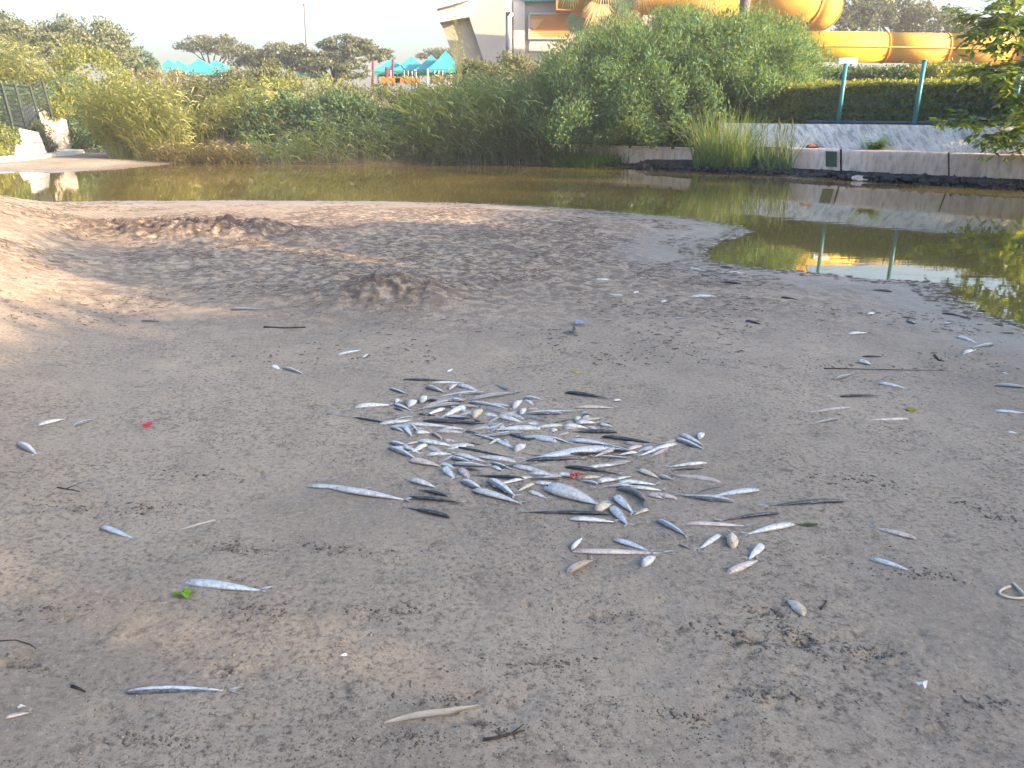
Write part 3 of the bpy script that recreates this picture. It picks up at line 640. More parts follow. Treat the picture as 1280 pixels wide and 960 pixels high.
# trees on the right shore, beyond the picture edge, that keep the sand in shade
SH = [((17.5, 9.0), 3.0, 5.8), ((18, 4.2), 3.2, 6.9), ((17.5, -.8), 3.5, 8.3), ((17.5, -5.5), 3.6, 8.4), ((18.5, -10.2), 3.9, 8.6), ((24, 1.5), 3.6, 7.8), ((24, -6), 3.8, 8.6)]
for i, ((x, y), r_, h) in enumerate(SH):
    tree('shade_tree', 'broad leafy shade tree on the right shore, %s from the concrete wall' % ['first', 'second', 'third', 'fourth', 'fifth', 'sixth', 'seventh'][i], (x, y, gz(x, y)),
         [(x, y, h*.62, r_, r_*1.05, h*.40), (x-.9, y+1.2, h*.5, r_*.75, r_*.9, h*.34), (x+.8, y-1.3, h*.52, r_*.8, r_*.9, h*.38)], 10000, .46, 'shrub_olive', .28, limbs=5, group='shade trees on the right shore', nclump=110, clump=.8, shell=.3)
# palms in front of the tower
def fan_palm(label, px, Y, z, fr, trunk=True, seed=0):
    X = (px-640)/FPX*(Y*CP+CAM_H*SP); b = Vector((X, Y, gz(X, Y))); r = empty('fan_palm', b, label, 'palm', 'palms before the slide tower'); rd = random.Random(seed)
    top = Vector((X, Y, z)); n = 12
    MB().tube([b.lerp(top, i/n)-Vector((0, 0, .15 if i == 0 else 0)) for i in range(n+1)], [.2*(1+.12*(i % 2)) for i in range(n+1)], 10).build('trunk', plain('palm_trunk', (.12, .105, .11), .9, .4, 9, .6), r, True)
    for (dx, dy, dz, dry) in fr:
        e = top+Vector((dx, dy, dz)); m1 = top.lerp(e, .5)+Vector((0, 0, .3)); MB().tube([top, m1, e], [.03, .022, .015], 5).build('leaf_stalk', M['palm_dry' if dry else 'shrub_lime'], r)
        d = (e-m1).normalized(); side = d.cross(Vector((0, -1, .25))).normalized(); V = []; F = []
        for i in range(24):
            a = -1.75+3.5*i/23; dv = (d*math.cos(a)+side*math.sin(a)).normalized(); L = rd.uniform(.75, .95)*(1-.12*abs(a))
            w_ = d.cross(dv); nrm = Vector((0, -1, .2)); wv = dv.cross(nrm).normalized()*.032
            p1 = e+dv*L*.55; p2 = e+dv*L+Vector((0, -.05, -.32*L-(.12 if dry else 0))); k0 = len(V)
            V += [e, p1-wv, p2, p1+wv]; F.append((k0, k0+1, k0+2, k0+3))
        link('fan_leaf', mesh('fan_leaf', V, F), M['palm_dry' if dry else 'palm'], r)
    return r
fan_palm('fan palm with dark drooping leaves before the orange panel', 752, 35, 7.6, [(-1.5, -.3, -1.1, 0), (-.35, -.6, -1.9, 1), (-1.1, -.3, -2.35, 0), (.55, -.5, -1.6, 0), (-.2, -.5, -1.0, 1), (1.2, -.3, -1.1, 1), (-2.0, -.2, -.5, 0), (1.6, 0, -.6, 0), (.8, -.4, -2.2, 1), (.2, .8, .3, 0), (1.9, .3, .2, 0)], seed=1)
fan_palm('second fan palm whose dark trunk shows above the big bush', 914, 33, 7.4, [(-.9, -.3, -.9, 0), (-1.3, -.2, -1.1, 1), (.9, -.2, -.2, 0), (-1.7, .2, -.3, 0), (.1, .6, .5, 0)], seed=2)
# ------------------------------------------------------------------ slide tower
M['stucco'] = plain('stucco', (.36, .35, .335), .85, .06, 1.2, .1); M['stucco_warm'] = plain('stucco_warm', (.36, .315, .25), .85, .06, 1.2, .1)
M['stucco_white'] = plain('stucco_white', (.44, .445, .45), .8, .06, 1.2); M['orange_panel'] = plain('orange_panel', (.56, .27, .09), .6, .08, 2)
M['peach'] = plain('peach', (.62, .38, .22), .7, .06, 2); M['navy'] = plain('navy', (.05, .06, .16), .5, .1)
M['teal_band'] = plain('teal_band', (.06, .25, .28), .5, .1); M['pipe_white'] = plain('pipe_white', (.70, .71, .72), .4, .05)
bt = empty('slide_tower', gnd(660, 40), 'beige slide tower with splayed leg and orange diamond panel', 'building')
Y0 = 40.0
def pz(pts, Y=Y0): return [P(x, y, Y) for x, y in pts]
def part(name, pts, dY, depth, mat, par=bt): return MB().prism(pz(pts, Y0+dY), depth).build(name, M[mat], par)
part('roof_fascia', [(546, 11), (586, 0), (586, -60), (546, -45)], -.9, .28, 'stucco_white')
MB().prism(pz([(546, 10), (587, 0), (587, 21), (549, 28)], Y0-.6), 5.5).build('roof_slab', M['stucco_white'], bt)
part('back_wall', [(549.5, 24), (600, 22), (620, 95), (575, 95)], .0, 3.0, 'stucco_warm')
part('splayed_leg', [(585, -80), (632, -80), (632, 95), (611, 95), (586.8, 22)], -.3, 1.4, 'stucco')
part('recess_strip', [(632.3, 15), (637, 15), (637, 95), (632.3, 95)], .1, .5, 'navy')
part('strip_top', [(630.5, -80), (638.5, -80), (638.5, 14.8), (630.5, 14.8)], -.05, .6, 'stucco_white')
a, b_ = P(636.8, 21, Y0-.15), P(638, 95, Y0-.15); MB().tube([b_, a, a+Vector((.1, .25, .12))], .10, 10).build('drain_pipe', M['pipe_white'], bt, True)
part('front_wall', [(639.5, -80), (900, -80), (900, 95), (639.5, 95)], .3, 4.5, 'stucco')
part('wall_pilaster', [(642, 2), (656, 2), (656, 95), (642, 95)], .16, .2, 'stucco_white')
part('top_band', [(655, -12), (700, -12), (700, 1.5), (655, 1.5)], .0, .4, 'teal_band')
op = part('orange_panel', [(662.5, 17), (712, 17), (712, 47.5), (661, 47.5)], .18, .15, 'orange_panel')
for n_, pts in (('panel_frame', [(662, 15.5), (713, 15.5), (713, 18), (662, 18)]), ('panel_frame', [(660.5, 47), (713, 47), (713, 49), (660.5, 49)]), ('panel_frame', [(660.5, 18), (662.8, 18), (662.8, 47), (660.5, 47)])):
    MB().prism(pz(pts, Y0+.1), .12).build(n_, M['stucco_white'], op)
for pts in ([(663, 24), (679, 24.4), (668, 37.5), (663, 34)], [(663, 38), (668, 39.3), (680, 47), (663, 47)]):
    MB().prism(pz(pts, Y0+.14), .06).build('diamond_facet', M['peach'], op)
part('lower_panel', [(662, 49.5), (696, 49.5), (694, 64), (661, 64)], .2, .12, 'stucco_white')
part('orange_box', [(695.5, -25), (800, -25), (800, 12.5), (695.5, 12.5)], -.7, 1.0, 'orange_panel')
part('canopy_edge', [(712, 12.8), (775, 12.8), (760, 30), (722, 30)], -.1, .35, 'peach')
# ------------------------------------------------------------------ yellow slide
M['yellow'] = plain('slide_yellow', (.52, .29, .055), .6, .12, .8, 0, .15); M['yellow_bright'] = plain('slide_bright', (.58, .36, .035), .6, .10, .8, 0, .15)
M['yellow_seam'] = plain('slide_seam', (.55, .27, .05), .5, .1); M['steel'] = plain('slide_steel', (.50, .49, .48), .5, .1)
sl = empty('water_slide', gnd(1100, 34), 'yellow and orange tube water slide above the right bank', 'slide')
def ptube(name, pts, r, mat, n=22): return MB().tube(pts, r, n).build(name, M[mat], sl, True)
def ring(c, d, r, wd, par, mat='yellow_seam'):
    d = d.normalized(); MB().tube([c-d*wd, c+d*wd], r, 22).build('flange', M[mat], par)
YS = 33.0; zc = lambda py, Y: P(0, py, Y).z
def tp(px, py, Y=YS): return P(px, py, Y)
xs_ = [985, 1105, 1180, 1260, 1340, 1460]; ys_ = [57.5, 59.5, 61, 62.5, 64, 66]
for i in range(5):
    a, b_ = tp(xs_[i], ys_[i]), tp(xs_[i+1], ys_[i+1]); sg_ = ptube('tube_segment', [a, a.lerp(b_, .5), b_], .56, 'yellow_bright' if i == 0 else 'yellow')
    ring(b_, b_-a, .59, .025, sg_)
    MB().tube([a+Vector((0, -.57, -.02)), b_+Vector((0, -.57, -.02))], .03, 6).build('seam_rib', M['yellow_seam'], sg_)
for px, py in ((1184, 79), (1218, 78)):
    p = tp(px, py, YS+.1 if px < 1200 else YS+5); co_ = MB().tube([Vector((p.x, p.y, 1.0)), p+Vector((0, 0, -.02))], .15, 10).build('support_column', M['steel'], sl, True)
    MB().box((p.x-.22, p.y-.2, p.z-.05), (p.x+.22, p.y+.2, p.z+.12)).build('saddle', M['steel'], co_)
p = tp(1058, 77, 27.0); MB().box((p.x-.3, p.y-.15, p.z-.06), (p.x+.3, p.y+.15, p.z+.10)).build('post_top', M['pipe_white'], sl)  # plain box for the white top of a post, not a lamp
# big flume turning back at its right end
YF = 36.5; r0 = 1.02
path = [P(x, y, YF) for x, y in ((700, -22), (780, -16), (860, -11), (930, -6), (985, -2))]
c = path[-1]+Vector((0, 1.75, 0))
arc = [c+Vector((1.75*math.sin(t)*1.05, -1.75*math.cos(t), -.12*t)) for t in np.linspace(.25, 2.9, 11)]
full = path+arc+[arc[-1]+Vector((-1.5, .3, -.2)), arc[-1]+Vector((-4, .5, -.4))]
for i in range(0, len(full)-1, 3):
    seg = full[i:i+4]
    if len(seg) > 1:
        sg_ = ptube('flume_segment', seg, r0, 'yellow', 28)
        ring(seg[-1], seg[-1]-seg[-2], r0+.05, .05, sg_)
MB().tube([q+Vector((0, -r0*.96, .10)) if i < 5 else q+(q-c).normalized()*r0*.98+Vector((0, 0, .1)) for i, q in enumerate(full[:14])], .05, 6).build('flume_rim', M['yellow_seam'], sl)
for px in (800, 960):
    q = P(px, 10, YF+.2); MB().tube([Vector((q.x, q.y, .8)), q], .16, 10).build('support_column', M['steel'], sl, True)
# ------------------------------------------------------------------ turquoise awnings, play rail, mast
M['turq'] = plain('turquoise_cloth', (.03, .24, .28), .7, .08, 1.5); M['maroon'] = plain('maroon_paint', (.15, .025, .035), .5, .1); M['post_white'] = plain('white_post', (.35, .35, .35), .5, .1)
M['orange_rail'] = plain('orange_rail', (.42, .17, .03), .5, .1)
def awning(label, x0, x1, ytop, yeave, Y, mat='turq', posts=True, rail=None):
    px = (x0+x1)/2; b = gnd(px, Y+1.5); r = empty('awning', b, label, 'awning', 'turquoise awnings behind the bank')
    e0, e1 = P(x0, yeave, Y), P(x1, yeave, Y); dp = (e1-e0).x; dp = min(dp, 3.5); ap = P(px, ytop, Y+dp/2)
    c4 = [e0, e1, e1+Vector((0, dp, 0)), e0+Vector((0, dp, 0))]; N_ = 7; V = []; F = []
    for s in range(4):     # four sagging cloth gores
        a, b_ = c4[s], c4[(s+1) % 4]; k0 = len(V)
        for i in range(N_+1):
            t = i/N_
            for j in range(N_+1):
                u = j/N_; p = a.lerp(b_, u).lerp(ap, t); sag = .07*abs(ap.z-a.z)*math.sin(math.pi*t)+.05*math.sin(math.pi*u)*(1-t); V.append(p-Vector((0, 0, sag)))
        for i in range(N_):
            for j in range(N_): q = k0+i*(N_+1)+j; F.append((q, q+1, q+N_+2, q+N_+1))
    cnp = link('canopy', mesh('canopy', V, F, True), M[mat], r)
    for s in (0, 2):
        a, b_ = c4[s], c4[(s+1) % 4]; MB().hexa([a, b_, b_+Vector((0, .02, 0)), a+Vector((0, .02, 0))], [q-Vector((0, 0, .22)) for q in (a, b_, b_+Vector((0, .02, 0)), a+Vector((0, .02, 0)))]).build('valance', M[mat], cnp)
    if posts:
        for q in c4: MB().tube([Vector((q.x, q.y, b[2]-.3)), q], .05, 6).build('post', M['post_white'], r)
    return r
awning('turquoise awning with the leftmost peak beside the conifer', 188, 232, 73.5, 90, 60)
awning('small turquoise awning peak second from the left', 205, 240, 75, 88, 63)
awning('turquoise awning with the highest peak of the left group', 220, 276, 73, 90, 60)
awning('turquoise awning at the right end of the left group', 248, 290, 74, 89, 62)
awning('pale blue awning half hidden behind the umbrella pine', 368, 402, 79, 93, 64)
awning('turquoise awning left of the slide tower with maroon posts', 464, 514, 73, 89, 56)
awning('turquoise awning in the middle of the right group', 488, 540, 70, 88, 55)
awning('turquoise awning third of the right group', 518, 560, 68, 87, 54)
awning('turquoise awning nearest the beige tower', 534, 580, 63, 86, 53)
pr = empty('play_rail', gnd(525, 52), 'orange play railing with maroon posts below the turquoise awnings', 'railing')
for px in (466, 483.5, 491): 
    a = P(px, 74 if px != 483.5 else 84, 52); b_ = P(px, 108, 52); MB().tube([b_, a], .07 if px != 483.5 else .11, 7).build('post', M['maroon'], pr)
for (x0, x1, y0, y1) in ((476, 500, 97, 104), (494, 525, 97, 103), (541, 552, 95, 101)):
    MB().prism(pz([(x0, y0), (x1, y0+.5), (x1, y1), (x0, y1+1)], 51.8), .1).build('rail_panel', M['orange_rail'], pr)
MB().prism(pz([(558, 97), (574, 97), (574, 101), (558, 101)], 51.5), .1).build('red_panel', M['maroon'], pr)
for px in (505, 510, 515, 520, 535, 543, 548, 553): MB().tube([P(px, 97, 53), P(px, 88, 53)], .04, 5).build('baluster', M['post_white'], pr)
M['mast'] = plain('mast_grey', (.13, .13, .14), .6, .1)
ms = empty('mast', gnd(383, 82), 'thin tall grey mast behind the umbrella pine', 'mast')
MB().tube([P(385, 90, 82), P(380.3, 5, 82)], [.13, .08], 6).build('pole', M['mast'], ms); MB().box(tuple(P(379, 8, 82)), tuple(P(381.5, 5, 82.2))).build('finial', M['mast'], ms)
# ------------------------------------------------------------------ left bank: white stone buttresses, ledge, dark wire fence
M['white_stone'] = plain('white_stone', (.62, .58, .52), .85, .22, 2.5, .35); M['dark_green'] = plain('dark_green_paint', (.004, .016, .018), .6, .2)
M['stone_joint'] = plain('stone_joint', (.33, .30, .26), .9, .2, 4)
def buttress(label, q, yb, yt, rows, cols):
    """sloping stone face given by four picture corners (bottom-left, bottom-right, top-right, top-left) and their real distances"""
    A, B, C, D = [P(*p) for p in q]; nrm = (B-A).cross(D-A).normalized(); nrm = nrm if nrm.y < 0 else -nrm
    r = empty('stone_buttress', (A+B)/2, label, 'wall', 'white stone buttresses on the left bank')
    back = Vector((-1.6, .9, 0))
    MB().hexa([A, B, B+back, A+back], [D, C, C+back, D+back]).build('core', M['stone_joint'], r)
    for i in range(rows):
        t0, t1 = i/rows+.006, (i+1)/rows-.006; sh_ = random.uniform(.2, .8)
        cuts = [0]+sorted(min(.97, max(.03, (j+random.uniform(-.15, .15)+(.5 if i % 2 else 0))/cols)) for j in range(1, cols))+[1]
        for a, b_ in zip(cuts, cuts[1:]):
            if b_-a < .05: continue
            u0, u1 = a+.008, b_-.008; f = lambda u, t: A.lerp(B, u).lerp(D.lerp(C, u), t)
            p4 = [f(u0, t0), f(u1, t0), f(u1, t1), f(u0, t1)]; o_ = nrm*random.uniform(.02, .06)
            MB().hexa(p4, [p+o_ for p in p4]).build('block', M['white_stone'], r)
    return r
buttress('nearer white stone buttress below the dark fence', [(17, 198, 27.2), (58, 191, 28.3), (47, 165, 28.7), (21, 160, 27.6)], 0, 0, 4, 3)
buttress('farther taller white stone buttress beside the reeds', [(66, 190.5, 30.5), (90, 186, 32.0), (83, 150, 32.4), (42, 132, 30.9)], 0, 0, 6, 3)
ld = empty('left_ledge', P(50, 200, 27), 'low pale stone ledge at the foot of the white buttresses', 'wall')
lp = [(-60, 215, 25.0), (0, 204.5, 25.6), (28, 201, 26.4), (42, 199, 27.0), (56, 197, 27.6), (72, 194.5, 28.6), (92, 192, 29.6), (106, 189.5, 31)]
for (a, b_) in zip(lp, lp[1:]):
    A, B = P(*a), P(*b_); A.z = -.02; B.z = -.02; d = (B-A)*.008; bk = Vector((-1.3, .8, 0)); h = Vector((0, 0, random.uniform(.22, .28)))
    MB().hexa([A+d, B-d, B-d+bk, A+d+bk], [p+h for p in (A+d+Vector((-.05, .05, 0)), B-d+Vector((-.05, .05, 0)), B-d+bk, A+d+bk)]).build('ledge_stone', M['white_stone'], ld)
FG = 'ivy mats on the left bank'
shrub('ivy', 'sunlit yellow-green ivy at the far left edge below the fence', 'ivy', [pell(3, 177, 26.6, 26, 36, .5), pell(-14, 176, 26.3, 26, 40, .5)], 2600, .09, M['shrub_lime'], stems=0, group=FG, nclump=50, clump=.25)
shrub('ivy', 'dark ivy patch on the nearer white buttress', 'ivy', [pell(19, 170, 27.0, 10, 20, .2)], 500, .09, M['shrub_dark'], stems=0, group=FG, nclump=20, clump=.15)
shrub('ivy', 'dark ivy strip hanging between the two white buttresses', 'ivy', [pell(54, 172, 29.2, 14, 30, .3), pell(62, 184, 29.0, 12, 16, .3), pell(46, 160, 29.6, 12, 18, .3)], 1800, .09, M['shrub_olive'], stems=0, group=FG, nclump=40, clump=.2)
shrub('ivy', 'yellow ivy mat spilling over the farther white buttress', 'ivy', [pell(70, 138, 31.6, 34, 16, .4), pell(58, 130, 31.4, 22, 8, .3)], 1500, .09, M['shrub_lime'], stems=0, group=FG, nclump=40, clump=.2)
fl = empty('dark_wire_fence', P(10, 155, 27.6), 'dark green wire panel fence above the white buttresses', 'fence')
fp = [((-22, 148), (-34, 106), 26.8), ((16, 154), (2, 104), 27.6), ((33, 158), (19, 105), 28.4), ((47, 138), (41, 108), 30.0), ((62, 131), (54, 98), 31.0)]
FP = []
for b_, t, Y in fp:
    B_, T_ = P(*b_, Y), P(*t, Y); T_.x = B_.x-.12; FP.append((B_-Vector((0, 0, .1)), T_)); MB().tube([B_-Vector((0, 0, .4)), T_], .06, 6).build('post', M['dark_green'], fl)
for (a, b_) in zip(FP, FP[1:]):
    for i in range(9):
        t = .04+.115*i; MB().tube([a[0].lerp(a[1], t), b_[0].lerp(b_[1], t)], .03 if i % 8 == 0 else .016, 4).build('rail', M['dark_green'], fl)
    for i in range(1, 8):
        t = i/8; MB().tube([a[0].lerp(b_[0], t), a[1].lerp(b_[1], t)], .007, 4).build('wire', M['dark_green'], fl)
shrub('shrub', 'dark shrub filling the gap between farther buttress and reeds', 'shrub', [pell(104, 165, 33, 40, 50, .7), pell(96, 180, 32.5, 30, 26, .5), pell(122, 172, 31.5, 30, 44, .6)], 5000, .12, M['shrub_dark'], group=SG, nclump=90, clump=.3)
# green leafy backing behind that fence
shrub('shrub', 'dark green shrub behind the dark wire fence', 'shrub', [pell(30, 132, 33.5, 60, 50, .8), pell(85, 118, 34, 50, 46, .8), pell(-10, 130, 31, 60, 50, .8)], 7000, .12, M['shrub_dark'], group=SG, nclump=110, clump=.35)
shrub('shrub', 'spiky yellow-green plant right of the dark wire fence', 'shrub', [pell(80, 118, 32.6, 16, 16, .25)], 260, .35, M['shrub_lime'], stems=1, group=SG, nclump=14, clump=.12, aspect=.15, upb=1.2)
# ------------------------------------------------------------------ dead fish
def fishmat(name, belly, flank, back, stain, amt, dark_at=.25):
    k = N(name); dv = k.attr('dv'); oi = k.n('ObjectInfo'); v = k.coord('Object'); 
    off = k.n('VectorMath', operation='ADD'); k.l(v, off.inputs[0]); cmb = k.n('CombineXYZ'); k.l(k.math('MULTIPLY', oi.outputs['Random'], 37.0), cmb.inputs[0]); k.l(cmb.outputs[0], off.inputs[1])
    n1 = k.noise(off.outputs[0], 38, 4, .6); n2 = k.noise(off.outputs[0], 85, 4, .65)
    f = k.math('ADD', k.math('MULTIPLY', k.math('ADD', dv, 1.0), .5), k.math('MULTIPLY', k.math('SUBTRACT', n1, .5), .35))
    c = k.ramp(f, [(.12, belly), (.5-dark_at*.3, flank), (.5+.3*(1-dark_at)-.05*(dark_at > .7), flank), (.74-.10*(dark_at > .7), back)])
    c = k.mix(k.math('MULTIPLY', k.ramp(n1, [(.52, (0, 0, 0)), (.66, (1, 1, 1))]), amt), c, stain)
    c = k.mix(k.math('MULTIPLY', k.ramp(n2, [(.52, (0, 0, 0)), (.64, (1, 1, 1))]), .6), c, tuple(x*.38 for x in flank))
    c = k.mix(k.math('MULTIPLY', oi.outputs['Random'], .38), c, tuple(x*.55 for x in flank))
    sp_ = k.noise(off.outputs[0], 55, 5, .7); c = k.mix(k.math('MULTIPLY', k.ramp(sp_, [(.50, (0, 0, 0)), (.62, (1, 1, 1))]), .42), c, (.22, .19, .16))
    hd = k.ramp(k.attr('u'), [(.0, (1, 1, 1)), (.17, (.8, .8, .8)), (.21, (0, 0, 0))])
    c = k.mix(k.math('MULTIPLY', hd, .35), c, tuple(.5*x+.5*y for x, y in zip(back, stain)))
    return k.done(k.pbr(c, .32, .5, k.bump(n2, .5, .005)))
FM = {'S': fishmat('fish_silver', (.66, .67, .66), (.48, .515, .54), (.08, .10, .12), (.20, .185, .175), .5),
      'B': fishmat('fish_blue', (.54, .59, .62), (.38, .47, .55), (.09, .13, .18), (.24, .25, .27), .3),
      'D': fishmat('fish_dark', (.30, .32, .34), (.075, .09, .11), (.02, .028, .04), (.03, .03, .035), .5, .5),
      'V': fishmat('fish_twotone', (.66, .68, .69), (.50, .54, .57), (.02, .028, .04), (.16, .16, .17), .4, .85),
      'G': fishmat('fish_grey', (.40, .39, .37), (.27, .265, .255), (.11, .11, .11), (.15, .12, .10), .5),
      'P': fishmat('fish_pinkish', (.58, .53, .49), (.46, .41, .385), (.24, .20, .19), (.26, .13, .11), .55),
      'Y': fishmat('fish_cream', (.60, .55, .45), (.52, .47, .37), (.30, .25, .18), (.26, .19, .13), .5)}
M['fin'] = plain('fish_fin', (.30, .31, .32), .5, .4, 60); M['eye'] = plain('fish_eye', (.012, .012, .014), .2, .1)
SUPPORT = {}
T_ = np.array([0, .03, .08, .15, .24, .34, .45, .56, .67, .77, .85, .91, .945])
Hh = np.array([.16, .50, .72, .88, .97, 1.0, .97, .88, .73, .55, .38, .27, .25])
Th = np.array([.08, .28, .46, .58, .66, .68, .66, .58, .46, .32, .20, .12, .08])
def fish(hx, hy, tx, ty, w, kind, bend=0.0, label=None, group=None, heap=False, rd=random):
    a, b = ground(hx, hy), ground(tx, ty); L = (b-a).length; ax = (b-a); ax.z = 0; ax.normalize(); side = Vector((-ax.y, ax.x, 0))
    if side.y < 0: side = -side          # towards the far side
    depth = ((a+b)/2).y*CP+CAM_H*SP; sc = depth/FPX; e = math.atan2(CAM_H-.12, (a.y+b.y)/2); se, ce = math.sin(e), math.cos(e)
    den = math.sqrt(ax.x**2+(ax.y*se)**2)
    roll = {'S': 80, 'B': 82, 'D': 72, 'V': 112, 'G': 50, 'P': 70, 'Y': 75}[kind]+rd.uniform(-10, 10)
    sgn = -1 if (kind in 'DV' or rd.random() < .18) else 1
    cr, sr = math.cos(R(roll)), math.sin(R(roll))
    gw = math.hypot(sr, .66*cr); vh = math.hypot(cr, .66*sr)
    W = .86*w*sc/max(.2, (gw*se/den+vh*ce*abs(ax.x)/den)); W = min(W, max(.36*L, .035), .11); W = max(W, .012)
    mid = (a+b)/2; ns = 11; V = []; dvv = []; uu = []; F = []; n = len(T_)
    pts = []
    for t in T_:
        p = a.lerp(b, t/1.06)+side*(bend*L*4*t*(1-t)); pts.append(p)
    # rest on whatever lies below
    hs = np.array([SUPPORT.get((round(p.x/.012), round(p.y/.012)), 0.0) for p in pts]) if heap else np.zeros(n)
    cf = np.polyfit(T_, hs, 1) if hs.any() else (0, 0); base = np.maximum(np.polyval(cf, T_), 0)*.9
    for i, t in enumerate(T_):
        tg = (pts[min(i+1, n-1)]-pts[max(i-1, 0)]).normalized(); sd_ = Vector((-tg.y, tg.x, 0)).normalized(); 
        if sd_.y < 0: sd_ = -sd_
        ed = Vector((0, 0, 1))*cr+sd_*sr*sgn; el = Vector((0, 0, 1))*sr-sd_*cr*sgn
        h, th = W*Hh[i]/2, W*Th[i]/2*(1.0 if L < .2 else 1.05)
        zx = math.hypot(h*ed.z, th*el.z); c = pts[i]+Vector((0, 0, base[i]+zx*.74))
        for j in range(ns):
            q = 2*math.pi*j/ns; V.append(c+ed*h*math.cos(q)+el*th*math.sin(q)-mid); dvv.append(math.cos(q)); uu.append(t)
        if heap:
            for ox in (-.5, 0, .5):
                qx = pts[i]+sd_*ox*W*Hh[i]*.8; kk = (round(qx.x/.012), round(qx.y/.012)); SUPPORT[kk] = max(SUPPORT.get(kk, 0), base[i]+zx*1.5)
    mats = []
    for i in range(n-1):
        for j in range(ns): F.append((i*ns+j, i*ns+(j+1) % ns, (i+1)*ns+(j+1) % ns, (i+1)*ns+j)); mats.append(0)
    F.append(tuple(range(ns-1, -1, -1))); mats.append(0); F.append(tuple((n-1)*ns+j for j in range(ns))); mats.append(0)
    def fin(vs):
        k0 = len(V); V.extend(vs); dvv.extend([.8]*len(vs)); uu.extend([.5]*len(vs)); F.append(tuple(range(k0, k0+len(vs)))); mats.append(1)
    tg = (pts[-1]-pts[-3]).normalized(); fd = Vector((ed.x, ed.y, ed.z*.35)).normalized(); c0 = c-mid; fd.z = abs(fd.z)*.5
    lift = Vector((0, 0, .003))
    for s in (1, -1): fin([c0+fd*s*W*.10+lift, c0+tg*L*.05+fd*s*W*.40+lift*2, c0+tg*L*.13+fd*s*W*.68+lift, c0+tg*L*.055+fd*s*W*.05+lift])
    def at(i, q, k=1.0):
        return V[i*ns+q % ns]*1.0
    top = 0; bot = ns//2
    d1 = V[5*ns]-V[5*ns+bot]; d1 = d1.normalized()
    for (i0, i1, s, hgt) in ((5, 6, 0, .16), (8, 9, 0, .12), (8, 9, bot, .12), (5, 6, bot, .10)):
        dd = d1 if s == 0 else -d1; p, q = V[i0*ns+s], V[i1*ns+s]; m_ = p.lerp(q, .75)+dd*W*hgt; m_.z = max(m_.z, p.z-.5*W*hgt*abs(dd.z)); fin([p, m_, q])
    # eye and gill on the upper flank
    ei = 2; j0 = max(range(ns), key=lambda j: V[ei*ns+j].z+.3*(-V[ei*ns+j].y)); ec = V[ei*ns+j0].lerp(V[ei*ns+(j0+1) % ns], .2); nn_ = (V[ei*ns+j0]-(sum((V[ei*ns+j] for j in range(ns)), Vector())/ns)).normalized()
    t1 = nn_.cross(ax).normalized(); t2 = nn_.cross(t1); er = W*.075; k0 = len(V)
    for j in range(6): V.append(ec+nn_*er*.25+(t1*math.cos(j*1.047)+t2*math.sin(j*1.047))*er); dvv.append(0); uu.append(0)
    F.append(tuple(range(k0, k0+6))); mats.append(2)
    me = bpy.data.meshes.new('dead_fish'); me.from_pydata([tuple(v) for v in V], [], F); me.update()
    for nm, vals in (('dv', dvv), ('u', uu)):
        at_ = me.attributes.new(nm, 'FLOAT', 'POINT'); at_.data.foreach_set('value', np.array(vals, np.float32))
    for m_ in (FM[kind], M['fin'], M['eye']): me.materials.append(m_)
    me.polygons.foreach_set('material_index', mats); me.polygons.foreach_set('use_smooth', [m_ == 0 for m_ in mats]); me.update()
    o = bpy.data.objects.new('dead_fish', me); COL.objects.link(o); o.location = mid; tag(o, label, 'fish', group); return o
